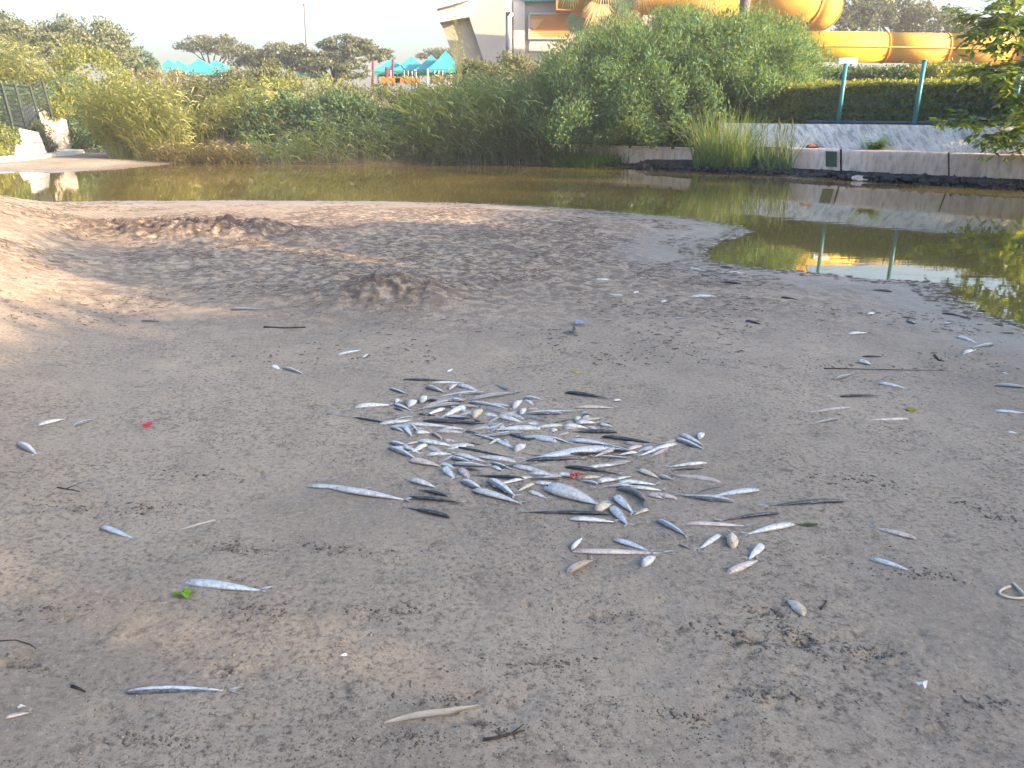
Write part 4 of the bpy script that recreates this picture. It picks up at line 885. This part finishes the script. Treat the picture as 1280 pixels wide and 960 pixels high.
# scattered fish: head x,y  tail x,y  width  kind  bend  label
SC = [(48,532,85,523,8,'S',0,'small silver fish lying alone at the left, first of two side by side'),(92,533,121,523,8,'S',0,'small silver fish second of two side by side at the left'),
(23,556,47,569,14,'S',0,'stubby pale fish with dark head near the left edge'),(126,659,170,674,10,'B',0,'bluish fish alone on the sand left of the grey withered fish'),
(271,650,216,664,6,'G',0,'thin grey withered fish lying right of the lone bluish fish'),(231,729,337,739,16,'B',0,'large bluish silver fish above the bright green leaf scrap'),
(157,866,300,864,14,'V',.0,'long dark-backed silver fish at the lower left, nearest the camera'),(6,898,40,890,8,'P',0,'small torn pale fish at the lower left corner'),
(1006,770,982,748,19,'Y',0,'pale brown decayed fish stub beside dug-up sand on the right'),(1145,674,1086,658,9,'P',0,'mottled pale fish on the right, farther of two parallel ones'),
(1087,699,1148,717,11,'B',0,'bluish mottled fish on the right, nearer of two parallel ones'),(1056,627,950,634,11,'D',.02,'long dark fish pointing right at the right of the heap'),
(340,459,352,463,10,'S',0,'tiny round pale fish beside a small silver one left of the heap'),(353,461,381,468,8,'S',0,'small silver fish touching the tiny round pale one'),
(422,444,454,437,5,'B',0,'small thin bluish fish above and left of the heap'),(453,448,461,442,5,'S',0,'tiny white scrap of fish right of the thin bluish fish'),
(288,387,332,387,5,'S',0,'pale fish alone in front of the low sand mound, on its left'),(177,402,201,402,5,'G',0,'small grey fish farthest left on the trampled sand'),
(743,350,769,351,4,'S',0,'thin pale fish on far sand, upper of two pale slivers'),(757,369,786,370,3,'S',0,'thin pale fish on far sand, lower of two pale slivers'),
(791,368,801,365,5,'S',0,'tiny pale fish right of the two pale slivers'),(826,379,836,376,5,'S',0,'tiny pale fish left of the dark and pale pair'),
(840,372,863,371,5,'D',0,'small dark fish touching a pale one head to tail, far sand'),(862,372,902,371,6,'B',0,'pale bluish fish touching a small dark one, far sand'),
(842,400,858,398,5,'S',0,'tiny whitish fish below the dark and pale pair'),(905,353,934,356,5,'D',0,'dark fish on the far sand above the dark and pale pair'),
(860,336,882,339,4,'S',0,'small pale fish near the water left of two dark ones'),(901,334,920,336,4,'D',0,'small dark fish close to the inlet of water'),
(909,341,932,342,4,'S',0,'small pale fish just below the inlet of water'),(876,344,890,347,4,'D',0,'tiny dark fish beside small pale fish near the inlet'),
(932,401,954,406,5,'D',0,'small dark fish alone between heap and the inlet'),(976,372,999,375,4,'D',0,'small dark fish alone below the inlet tip'),
(1115,365,1083,363,5,'D',0,'dark fish nearest the sky reflection on the right'),(1141,365,1152,363,3,'D',0,'tiny dark fish right of the one nearest the sky reflection'),
(1084,394,1096,391,5,'S',0,'tiny pale fish alone left of the dark and white pair on the right'),(1126,397,1149,399,4,'D',0,'dark fish directly above a short white fish on the right'),
(1133,402,1147,406,7,'S',0,'short white fish directly below a dark one on the right'),(1177,392,1203,395,4,'D',0,'dark fish by the right water edge, first of a touching pair'),
(1200,396,1219,401,4,'D',0,'dark fish by the right water edge, second of a touching pair'),(1179,406,1192,404,5,'V',0,'tiny dark-headed fish below the touching dark pair'),
(1196,421,1224,430,8,'S',0,'plump white fish topmost of three at the right'),(1242,431,1214,435,6,'V',0,'dark-backed fish middle of three at the right'),(1203,443,1221,437,7,'S',0,'short white fish lowest of three at the right'),
(1060,418,1086,416,5,'S',0,'small slim white fish alone above the sand streak on the right'),(1077,446,1107,446,4,'D',0,'thin dark fish above a short white one near the long dark stick'),
(1073,452,1091,456,8,'S',0,'short white fish just above the long dark stick'),(1044,475,1069,467,7,'S',0,'small silver fish just below the long dark stick'),
(1096,479,1139,487,7,'S',0,'slim mottled silver fish right of the small dark fish'),(1050,496,1101,494,6,'D',0,'dark slim fish below the slim mottled silver one'),
(1063,510,1004,516,7,'G',0,'grey slim fish pointing right, above a shorter silver one'),(1047,524,1014,531,6,'S',0,'short silver fish below the grey slim one'),
(1138,524,1073,526,5,'P',0,'ragged pale fish left of the yellow leaf'),(1242,482,1292,485,7,'B',0,'bluish fish cut by the right edge, upper of two'),
(1242,514,1292,518,6,'B',0,'bluish fish cut by the right edge, lower of two'),(1249,465,1263,469,4,'S',0,'tiny pale fish near the right edge above the two cut bluish ones'),
(1257,540,1273,542,4,'S',0,'tiny white fish sliver below the two cut bluish ones'),(1254,405,1296,410,6,'D',0,'dark fish at the water on the right edge'),
(558,466,567,461,5,'S',0,'tiny white fish scrap above the far end of the heap'),(706,491,763,498,8,'D',0,'dark fish lying apart above the right part of the heap'),
(718,510,773,510,6,'P',0,'ragged pale fish just below the dark one apart from the heap'),(766,501,778,500,4,'S',0,'white shell-like fish scrap right of the ragged pale fish'),
(384,608,462,612,8,'B',0,'slender bluish fish at the far left of the heap, under a mottled one'),(415,611,516,626,12,'S',-.01,'long mottled silver fish at the far left of the heap'),
(714,687,729,671,9,'S',0,'short white fish near the heap, left of the long pink-stained one'),(715,690,842,692,10,'P',0,'long pink-stained silver fish at the near end of the heap'),
(709,717,744,699,17,'Y',0,'cream coloured fish nearest the camera below the heap'),(802,709,821,694,17,'S',0,'short plump pale fish below the tail of the pink-stained one'),
(767,675,817,691,10,'B',0,'bluish fish touching the pink-stained fish from above'),(821,651,862,672,14,'B',0,'pale blue fish lying apart right of the near heap'),
(901,669,870,689,11,'S',0,'silver fish pointing up right beside a small grey one'),(848,681,869,690,7,'G',0,'small grey fish meeting the tail of a silver one'),
(915,686,915,664,20,'Y',0,'broad cream fish seen head-on between two silver fish'),(953,682,934,701,16,'S',0,'pale fish lying across the tail of a yellowish one, lower right'),
(908,718,951,699,14,'P',0,'yellowish stained fish under a pale one, lower right'),(993,656,928,669,12,'S',0,'bright silver fish pointing right below the dark fish'),
(976,642,896,652,9,'D',.02,'dark fish pointing right between silver ones, right of the heap'),(857,655,940,658,8,'P',0,'flat pinkish fish left of the broad cream one'),
(407,517,446,522,4,'G',0,'thin grey fish sticking out at the left tip of the heap'),(443,510,492,506,9,'S',0,'silver fish lying alone at the upper left tip of the heap'),
(512,600,548,610,10,'S',0,'silver fish at the left, just above three dark ones'),(560,621,520,611,8,'D',0,'dark fish uppermost of three at the left of the heap'),(510,622,583,629,9,'D',0,'dark fish middle of three at the left of the heap'),(563,647,503,634,11,'D',0,'dark fish lowest of three at the left of the heap'),
(680,611,756,633,25,'S',0,'largest broad mottled silver fish in the near part of the heap'),(771,612,808,640,15,'G',.22,'curved thick grey fish in the near part of the heap'),
]
HP = """503,475,565,476,5,D;540,479,585,479,5,S;533,484,557,491,9,S;561,487,573,479,6,S;573,482,602,491,9,S;605,491,541,497,7,V;487,486,513,494,5,V;637,488,618,480,6,G;588,501,650,490,9,S
494,504,500,499,9,S;500,505,506,500,8,S;510,509,523,500,15,S;526,504,535,495,13,S;536,501,559,503,5,D;492,506,515,514,7,V;493,511,507,515,5,D;575,505,520,512,8,S;556,511,531,521,8,S;585,508,547,524,11,S;592,516,571,520,7,G;566,502,581,501,8,S;585,503,641,513,7,V;592,523,605,511,14,Y;606,512,637,520,9,G;605,519,627,523,7,S;624,523,657,529,9,S;625,523,607,532,6,S;559,521,597,527,8,S;641,511,654,499,12,S;667,507,655,499,7,S;650,519,659,509,11,S;658,513,677,511,6,G;655,519,729,514,7,V;728,531,736,518,12,S;719,527,727,521,9,S;728,519,739,517,8,S;690,530,715,524,4,D;577,511,600,508,7,S;612,506,642,509,6,B
517,522,489,526,5,V;443,522,502,533,5,D;473,531,527,525,7,S;505,531,572,534,7,S;527,527,624,532,9,D;488,535,507,541,7,V;506,536,516,546,9,S;514,535,523,540,6,S;519,542,540,541,8,S;541,542,554,550,8,P;545,540,582,541,8,P;555,551,572,552,5,P;553,536,587,537,6,S;612,535,579,539,9,G;581,540,601,543,6,D;630,531,612,542,9,S;676,537,612,538,11,S;655,541,588,549,9,S;703,532,662,536,7,S;659,530,674,531,5,S;664,527,676,533,5,S;688,540,698,537,8,S;705,535,740,536,8,S;735,535,748,537,6,P;749,531,768,534,6,S;763,530,744,530,3,D;772,541,709,540,9,D;596,533,640,534,6,B
625,550,610,556,6,S;621,553,645,561,8,S;630,550,638,557,6,S;643,565,659,555,14,S;696,553,648,545,12,B;675,550,647,551,4,D;711,541,693,546,5,G;684,547,717,556,6,V;710,551,770,557,9,B;719,549,729,545,7,S;752,546,830,556,9,D;779,554,808,559,7,G;818,561,796,564,8,B;846,555,795,571,9,S;835,562,812,571,8,G;845,551,826,555,5,G;850,543,881,557,9,S;844,550,881,562,9,V;872,549,881,541,13,S;487,553,515,562,8,V;486,560,523,575,10,V;534,556,513,568,10,S;523,553,505,556,5,Y;521,552,573,559,9,S;535,560,558,571,10,P;590,558,555,562,6,S;571,560,642,572,6,D;601,556,582,556,4,D
511,576,553,583,11,P;570,570,549,579,6,S;568,569,612,579,8,S;564,574,592,578,8,S;645,578,588,571,10,S;551,580,571,586,7,B;565,581,614,583,9,S;574,586,602,588,7,D;613,579,644,589,7,V;616,584,629,589,7,S;763,563,648,576,15,B;697,571,762,568,7,D;790,565,758,566,4,D;797,566,771,569,6,S;657,577,733,574,10,D;783,580,724,584,5,G;706,584,780,594,9,D;641,584,695,594,9,S;748,571,790,573,4,V
555,586,570,599,15,S;574,588,589,600,13,P;576,602,607,614,12,V;656,600,590,594,8,D;662,592,697,597,8,S;700,600,655,598,4,D;697,595,722,596,8,S;714,592,738,592,6,P;728,598,754,596,6,Y;747,606,726,601,7,V;745,604,774,601,10,S;795,606,740,611,5,G;773,605,825,606,8,S;788,611,832,613,8,S;797,588,827,599,10,Y;823,597,843,600,9,S;901,603,837,593,8,P;884,579,831,584,7,S;879,586,835,588,5,D;668,605,645,615,7,Y
590,613,655,630,12,S;610,601,647,622,18,S;661,615,686,624,8,S;763,643,648,640,9,D;711,649,774,653,9,S;768,621,794,643,16,S;763,635,787,658,17,S;745,641,765,629,17,Y;812,637,791,644,7,Y;846,624,808,616,8,P;809,619,832,624,7,P;918,628,843,618,10,V;902,609,866,617,4,D;949,613,884,621,10,B"""
ROWS = ['far edge', 'far part', 'upper middle', 'middle', 'lower middle', 'near part', 'near edge']
CW = {'S': 'silver', 'B': 'bluish', 'D': 'dark', 'V': 'two-tone', 'G': 'grey', 'P': 'pinkish', 'Y': 'cream'}
ORD = ['first', 'second', 'third', 'fourth', 'fifth', 'sixth', 'seventh', 'eighth', 'ninth', 'tenth', 'eleventh', 'twelfth', 'thirteenth', 'fourteenth', 'fifteenth', 'sixteenth', 'seventeenth', 'eighteenth', 'nineteenth', 'twentieth']
seen = {}; rf = random.Random(3); heapfish = []
ENV = [None, (497, 520, 505, 690), (520, 543, 500, 750), (543, 566, 500, 800), (566, 590, 545, 770), (592, 612, 590, 800), None]
for ri, row in enumerate(HP.split('\n')):
    fs = []; EX = []
    if ENV[ri]:
        y0, y1, x0, x1 = ENV[ri]
        for _ in range(9 if ri < 5 else 6):
            cx, cy, ln = rf.uniform(x0, x1), rf.uniform(y0, y1), rf.uniform(22, 52); sl = rf.gauss(0, .16); fl_ = rf.choice((-1, 1))
            fs.append(([cx-fl_*ln/2, cy-fl_*sl*ln/2, cx+fl_*ln/2, cy+fl_*sl*ln/2, rf.uniform(5.5, 8)], rf.choice('SGGPVSDD')))
    for it in row.split(';'):
        *nm, kd = it.split(','); nm = list(map(float, nm)); fs.append((nm, kd))
    for nm, kd in fs:
        mx = (nm[0]+nm[2])/2; half = 'left' if mx < 600 else 'right'
        peers = sorted((a[0]+a[2])/2 for a, q in fs if q == kd and (((a[0]+a[2])/2 < 600) == (mx < 600)))
        rk = peers.index(mx); seen[(ri, kd, half, rk)] = seen.get((ri, kd, half, rk), -1)+1; rk += seen[(ri, kd, half, rk)]; ln = math.hypot(nm[2]-nm[0], (nm[3]-nm[1])*2)
        szw = 'long' if ln > 55 else ('small' if ln < 26 else 'mid-sized')
        posw = 'only' if len(peers) == 1 else ORD[rk]
        if len(peers) == 1: lb = '%s %s fish, only one of its colour in %s half of heap\'s %s' % (szw, CW[kd], half, ROWS[ri])
        else: lb = '%s %s fish, %s of its colour from left, %s half of heap\'s %s' % (szw, CW[kd], posw, half, ROWS[ri])
        heapfish.append((nm, kd, lb, rf.uniform(-.014, .014) if ln > 22 else 0))
for (nm, kd, lb, bd) in heapfish:
    fish(*nm, kd, bd, lb.replace("heap's far edge", "heap's far edge"), 'dead fish in the heap', True, rf)
for (hx, hy, tx, ty, w_, kd, bd, lb) in SC:
    hp = 480 < (hx+tx)/2 < 860 and 590 < hy < 660
    fish(hx, hy, tx, ty, w_, kd, bd or rf.uniform(-.012, .012), lb, 'dead fish scattered on the sand', hp, rf)
# ------------------------------------------------------------------ litter on the sand
# torn pink entrails by the heap
p = ground(720, 600); bm_ = MB()
gt = empty('fish_entrails', p, 'torn pink fish entrails in the near part of the heap', 'entrails'); M['guts'] = plain('guts', (.36, .09, .09), .3, .4, 60)
for i in range(5):
    q = [p+Vector((random.uniform(-.035, .035), random.uniform(-.02, .02), .012+.01*random.random()))]
    for j in range(4): q.append(q[-1]+Vector((random.uniform(-.02, .02), random.uniform(-.012, .012), random.uniform(-.004, .004))))
    MB().tube(q, [.004, .008, .007, .006, .003], 6).build('strand', M['guts'], gt, True)
# a leaf blade: dry reed leaf with midrib
def strip(name, label, cat, pix, wpx, mat, lift=.004, twist=.3, thick=.0015):
    pts = [ground(*q) for q in pix]; n = 14; V = []; F = []
    cum = np.linspace(0, len(pts)-1, n+1)
    for i, s in enumerate(cum):
        i0 = min(int(s), len(pts)-2); p = pts[i0].lerp(pts[i0+1], s-i0); t = i/n; d = (pts[i0+1]-pts[i0]).normalized(); sd_ = Vector((-d.y, d.x, 0))
        w_ = wpx*(p.y*CP+.5)/FPX*1.6*(math.sin(math.pi*min(.97, .04+t))**.7)*.5; z = lift+.006*math.sin(3*t)
        V += [p+sd_*w_+Vector((0, 0, z+w_*twist)), p+Vector((0, 0, z-.001)), p-sd_*w_+Vector((0, 0, z)), p-Vector((0, 0, .004))]
    for i in range(n):
        for j in range(4): F.append((i*4+j, i*4+(j+1) % 4, i*4+4+(j+1) % 4, i*4+4+j))
    o = link(name, mesh(name, V, F), mat); c = ground(*pix[0]); tag(o, label, cat); return o
M['dry_leaf'] = plain('dry_leaf', (.33, .29, .235), .7, .3, 25, .2); M['twig'] = plain('twig_dark', (.05, .04, .032), .9, .4, 30, .4)
strip('dry_reed_leaf', 'long pale dry reed leaf on the near sand', 'leaf', [(480, 905), (520, 898), (560, 893), (598, 883)], 5, M['dry_leaf'], twist=.6)
def twig(label, pix, r, side=True):
    pts = [ground(*q)+Vector((0, 0, r*.8)) for q in pix]; o = MB().tube(pts, [r*(1-.5*i/(len(pts)-1)) for i in range(len(pts))], 6)
    if side and len(pts) > 2: o.tube([pts[-2], pts[-2]+Vector((.03, .025, .006))], [r*.6, r*.3], 5)
    b = o.build('twig', M['twig'], None, True); return tag(b, label, 'twig', 'twigs on the sand')
twig('dark knobbly twig right of the dry reed leaf', [(604, 926), (622, 923), (640, 918), (656, 914)], .0045)
twig('short straight dark twig left of the nearest long fish', [(90, 859), (99, 862), (107, 866)], .005, False)
twig('long thin dark stick on the right sand', [(1030, 461), (1050, 461), (1080, 462), (1180, 464)], .004, False)
twig('forked dark twig near the three white fish on the right', [(1168, 445), (1171, 449), (1174, 452), (1180, 453)], .009)
twig('thin dark stick above the small pair left of the heap', [(330, 410), (352, 411), (382, 410)], .009, False)
twig('curled dark twig lying at the lower left sand', [(0, 802), (20, 801), (38, 806), (46, 813)], .0028, False)
twig('short dark twig near the lone bluish fish at the left', [(72, 610), (82, 612), (100, 615)], .004)
twig('tiny dark stick beside the decayed fish stub', [(1026, 762), (1030, 757), (1033, 752)], .004, False)
# green scraps, yellow leaf, red scrap
def scrap(label, px, py, wp, hp, mat, n=9, seed=0, name='leaf_scrap', cat='leaf', curl=.012):
    rd = random.Random(seed); c = ground(px, py); s = (c.y*CP+.5)/FPX; e = math.atan2(CAM_H, c.y); V = [Vector((0, 0, curl))]; F = []
    for j in range(n):
        a = 2*math.pi*j/n; rr_ = rd.uniform(.6, 1.15); V.append(Vector((wp*s/2*math.cos(a)*rr_, hp*s/2/math.sin(e)*math.sin(a)*rr_, rd.uniform(.001, curl*1.3))))
    for j in range(n): F.append((0, 1+j, 1+(j+1) % n))
    k0 = len(V); V += [v-Vector((0, 0, .0015)) for v in V[:k0]]; F += [(k0+f[0], k0+f[2], k0+f[1]) for f in F[:n]]
    o = link(name, mesh(name, V, F), mat); o.location = c+Vector((0, 0, .004)); return tag(o, label, cat)
gm = leafmat('fresh_scrap', g((.12, .24, .012), (.16, .30, .02)), .3)
scrap('torn bright green leaf beside the large bluish silver fish', 231, 745, 31, 10, gm, 11, 1)
scrap('small yellow-green leaf on the right sand', 1139, 514, 12, 5, leafmat('yel', g((.25, .24, .02), (.3, .28, .03)), .3), 8, 2)
scrap('flat dark green weed scrap right of the bright silver fish', 1012, 657, 28, 4, leafmat('weed', g((.035, .07, .025), (.05, .09, .03)), .2), 10, 3, curl=.005)
scrap('tiny yellow leaf above the right of the heap', 721, 467, 8, 3, leafmat('yel2', g((.36, .30, .08), (.4, .33, .1)), .3), 7, 4)
scrap('small red scrap on the left sand', 185, 533, 13, 4, plain('red_scrap', (.40, .02, .025), .4), 7, 5, 'red_scrap', 'litter')
scrap('blue grey litter scrap on the far trampled sand', 724, 406, 15, 6, plain('blue_litter', (.16, .22, .36), .5), 9, 6, 'litter_scrap', 'litter', .03)
scrap('grey lump of litter below the blue grey scrap', 718, 417, 9, 8, plain('grey_litter', (.16, .15, .15), .7), 8, 7, 'litter_scrap', 'litter', .05)
scrap('white shell with a bluish fin on the lower right sand', 1152, 861, 15, 10, plain('shell', (.66, .66, .66), .35), 9, 8, 'shell', 'shell', .02)
scrap('tiny white feather-like flake on the near sand', 430, 821, 11, 4, plain('flake', (.7, .7, .7), .5), 6, 9, 'shell', 'shell', .006)
scrap('tiny white flake left of the near corner fish', 28, 886, 12, 4, plain('flake2', (.62, .6, .58), .5), 6, 10, 'shell', 'shell', .006)
# pale cord loop at the right edge
cp = [(1262, 735), (1252, 739), (1249, 744), (1258, 748), (1272, 750), (1282, 748), (1276, 741), (1268, 733), (1266, 731)]
cpts = [ground(*q)+Vector((0, 0, .007)) for q in cp]; sm = []
for i in range(len(cpts)-1):
    for j in range(4): 
        a_, b_, c_, d_ = [np.array(cpts[max(0, min(len(cpts)-1, i+q))]) for q in (-1, 0, 1, 2)]; t = j/4
        sm.append(Vector(.5*((2*b_)+(-a_+c_)*t+(2*a_-5*b_+4*c_-d_)*t*t+(-a_+3*b_-3*c_+d_)*t**3)))
o = MB().tube(sm, .0042, 6).build('cord_loop', plain('cord', (.50, .45, .38), .7, .2, 60), None, True); tag(o, 'pale cord loop lying at the right edge', 'cord')
# crumbs, pebbles and shell grit on the sand: nobody could count them
def grit(name, label, n, mat, smin, smax, seed, yexp=1.0, wob=.5, cl=None, spots=None):
    r2 = np.random.default_rng(seed); px = r2.uniform(-150, 1430, n); py = 262+(985-262)*r2.random(n)**yexp
    if spots:
        k_ = r2.integers(0, len(spots), n); sp_ = np.array(spots, float)[k_]; px = sp_[:, 0]+r2.normal(size=n)*sp_[:, 2]*.5; py = sp_[:, 1]+(px-sp_[:, 0])*sp_[:, 3]+r2.normal(size=n)*sp_[:, 2]*.09
    z = .1; X = []
    d = np.stack([(px-640)/FPX, CP-(py-480)/FPX*SP, -SP-(py-480)/FPX*CP], -1); t = (.11-CAM_H)/d[:, 2]; x, y = d[:, 0]*t, d[:, 1]*t
    if cl: 
        m = fbm(x*1.6+cl, y*1.6, 3)+r2.normal(size=n)*.05 > .06; x, y = x[m], y[m]
    tz_, s_, _, _ = terrain(x, y, True); m = (s_ > .25) & (y < 18); x, y, tz_ = x[m], y[m], tz_[m]; n = len(x)
    sz = (smin+(smax-smin)*r2.random(n)**3)*np.clip(.28+y/7, .45, 2.2)
    tv = np.array([[1, 0, 0], [0, 1, 0], [-1, 0, 0], [0, -1, 0], [0, 0, 1], [0, 0, -1.0]]); tf = np.array([[0, 1, 4], [1, 2, 4], [2, 3, 4], [3, 0, 4], [1, 0, 5], [2, 1, 5], [3, 2, 5], [0, 3, 5]])
    an_ = r2.uniform(0, 6.28, n); st = r2.uniform(.7, 2.4, n); v = tv[None]*(1+wob*r2.normal(size=(n, 6, 1))*.5); v = v*np.stack([st, np.ones(n), r2.uniform(.3, .7, n)], -1)[:, None]*sz[:, None, None]
    ca, sa = np.cos(an_)[:, None], np.sin(an_)[:, None]
    V = np.stack([v[..., 0]*ca-v[..., 1]*sa+x[:, None], v[..., 0]*sa+v[..., 1]*ca+y[:, None], v[..., 2]+tz_[:, None]+.001], -1).reshape(-1, 3)
    F = (np.arange(n)[:, None, None]*6+tf[None]).reshape(-1, 3)
    tag(link(name, npmesh(name, V, F), mat), label, kind='stuff')
M['crumb'] = plain('crumb_dark', (.10, .08, .065), .95, .5, 40); M['clodc'] = plain('crumb_sand', (.235, .198, .163), .95, .3, 30); M['grit'] = plain('shell_grit', (.42, .40, .37), .7, .2, 40)
grit('sand_crumbs', 'dark crumbs of plant litter strewn over the sand', 9000, M['crumb'], .001, .0045, 21, .9)
grit('sand_lumps', 'small lumps of disturbed sand', 11000, M['clodc'], .003, .010, 22, .9, .6, 4.0)
grit('litter_bits', 'dark litter gathered in patches on the sand', 16000, M['crumb'], .001, .006, 24, .62, .6, 40.0)
grit('shell_grit', 'pale specks of shell grit on the sand', 3500, M['grit'], .001, .0035, 23, 1.0)

# scum and stranded bits along the waterline
def scum(name, label, n, mat, smin, smax, seed, lo, hi):
    r2 = np.random.default_rng(seed); a = np.array([G(*q) for q in NEAR]); x = []; y = []
    i = r2.integers(0, len(a)-1, n*4); t = r2.random(n*4); p = a[i]*(1-t)[:, None]+a[i+1]*t[:, None]; p = p+r2.normal(size=p.shape)*.35
    tz_, s_, _, _ = terrain(p[:, 0], p[:, 1], True); m = (s_ > lo) & (s_ < hi); p, tz_ = p[m][:n], tz_[m][:n]; n = len(p)
    sz = smin+(smax-smin)*r2.random(n)**2; an_ = r2.uniform(0, 6.28, n); V = []; k6 = np.arange(6)*1.047
    rad = sz[:, None]*r2.uniform(.5, 1.2, (n, 6)); px_ = p[:, :1]+rad*np.cos(k6+an_[:, None])*1.8; py_ = p[:, 1:]+rad*np.sin(k6+an_[:, None])
    pz_ = np.maximum(tz_, 0)[:, None]+.004+0*px_; V = np.stack([px_, py_, pz_], -1).reshape(-1, 3)
    tag(link(name, npmesh(name, V, np.arange(n*6).reshape(n, 6)), mat), label, kind='stuff')
scum('shore_scum', 'dark organic scum stranded along the waterline', 1500, M['crumb'], .006, .03, 31, -.03, .35)
scum('shore_foam', 'pale dried foam flecks along the waterline', 500, M['grit'], .004, .018, 32, -.05, .2)

SPOTS = [(925, 800, 60, .25), (1000, 795, 50, .35), (960, 765, 40, .1), (560, 880, 50, .0), (90, 640, 60, .0), (180, 640, 40, -.1), (1240, 640, 50, .3), (760, 775, 50, .0), (950, 870, 90, .1), (1090, 815, 60, .1), (1010, 810, 40, .5),
         (40, 840, 60, .1), (60, 770, 60, -.1), (620, 915, 50, .4), (850, 895, 60, .1), (420, 690, 50, .1), (260, 600, 60, 0), (1150, 720, 60, .1), (700, 830, 50, -.05), (330, 770, 60, .05), (1230, 880, 70, .1), (480, 770, 60, 0), (1080, 600, 60, .1), (520, 930, 60, .0), (200, 930, 80, .05), (300, 690, 40, .1)]
grit('soil_clods', 'broken dark clods where the sand was scuffed', 2600, M['clod_dark'] if 'clod_dark' in M else M.setdefault('clod_dark', plain('clod_dark', (.12, .10, .082), .95, .5, 30)), .0025, .011, 25, 1, .7, None, SPOTS)
# stringy dry plant litter lying flat over the trampled part
r2 = np.random.default_rng(77); n = 22000; x = r2.uniform(-9, 6, n); y = r2.uniform(4.6, 14.5, n)
tz_, s_, cl_, rg_ = terrain(x, y, True); m = (s_ > .4) & ((fbm(x*1.3+9, y*1.3, 3)+.10*rg_+.3*cl_+r2.normal(size=n)*.04) > .085) & (np.abs(x) < .72*y+1); x, y, tz_ = x[m], y[m], tz_[m]; n = len(x)
an_ = r2.normal(size=n)*.7; ln = r2.uniform(.02, .10, n)*np.clip((y-3.4)/4, .3, 1.3); wd_ = r2.uniform(.002, .007, n); d = np.stack([np.cos(an_), np.sin(an_)], -1); pd = np.stack([-d[:, 1], d[:, 0]], -1); V = []
for t, w2 in ((-.5, .3), (0, 1), (.5, .3)):
    c = np.stack([x, y], -1)+d*(ln*t)[:, None]+pd*(.12*ln*(t*t-.1)*r2.choice([-1, 1], n))[:, None]; zc_ = terrain(c[:, 0], c[:, 1], True)[0]+.007
    for q in (-1, 1): V.append(np.concatenate([c+pd*(q*w2*wd_)[:, None], zc_[:, None]+(.004 if q > 0 else 0)], -1))
V = np.stack(V, 1).reshape(-1, 3); F = (np.arange(n)[:, None, None]*6+np.array([[0, 1, 3, 2], [2, 3, 5, 4]])[None]).reshape(-1, 4)
tag(link('plant_litter', npmesh('plant_litter', V, F), M['crumb']), 'stringy dark plant litter over the trampled sand', kind='stuff')
# ------------------------------------------------------------------ hazy evening air
hz = MB().box((-275, -275, -1.7), (275, 275, 14)).build('haze', None); hz.data.materials.clear()
hm, hnt, hout = newmat('haze'); pv = hnt.nodes.new('ShaderNodeVolumePrincipled'); pv.inputs['Color'].default_value = (.86, .92, 1, 1); pv.inputs['Density'].default_value = .0013; pv.inputs['Anisotropy'].default_value = .2
hnt.links.new(pv.outputs[0], hout.inputs['Volume']); hz.data.materials.append(hm); tag(hz, 'thin pale evening haze', kind='stuff')
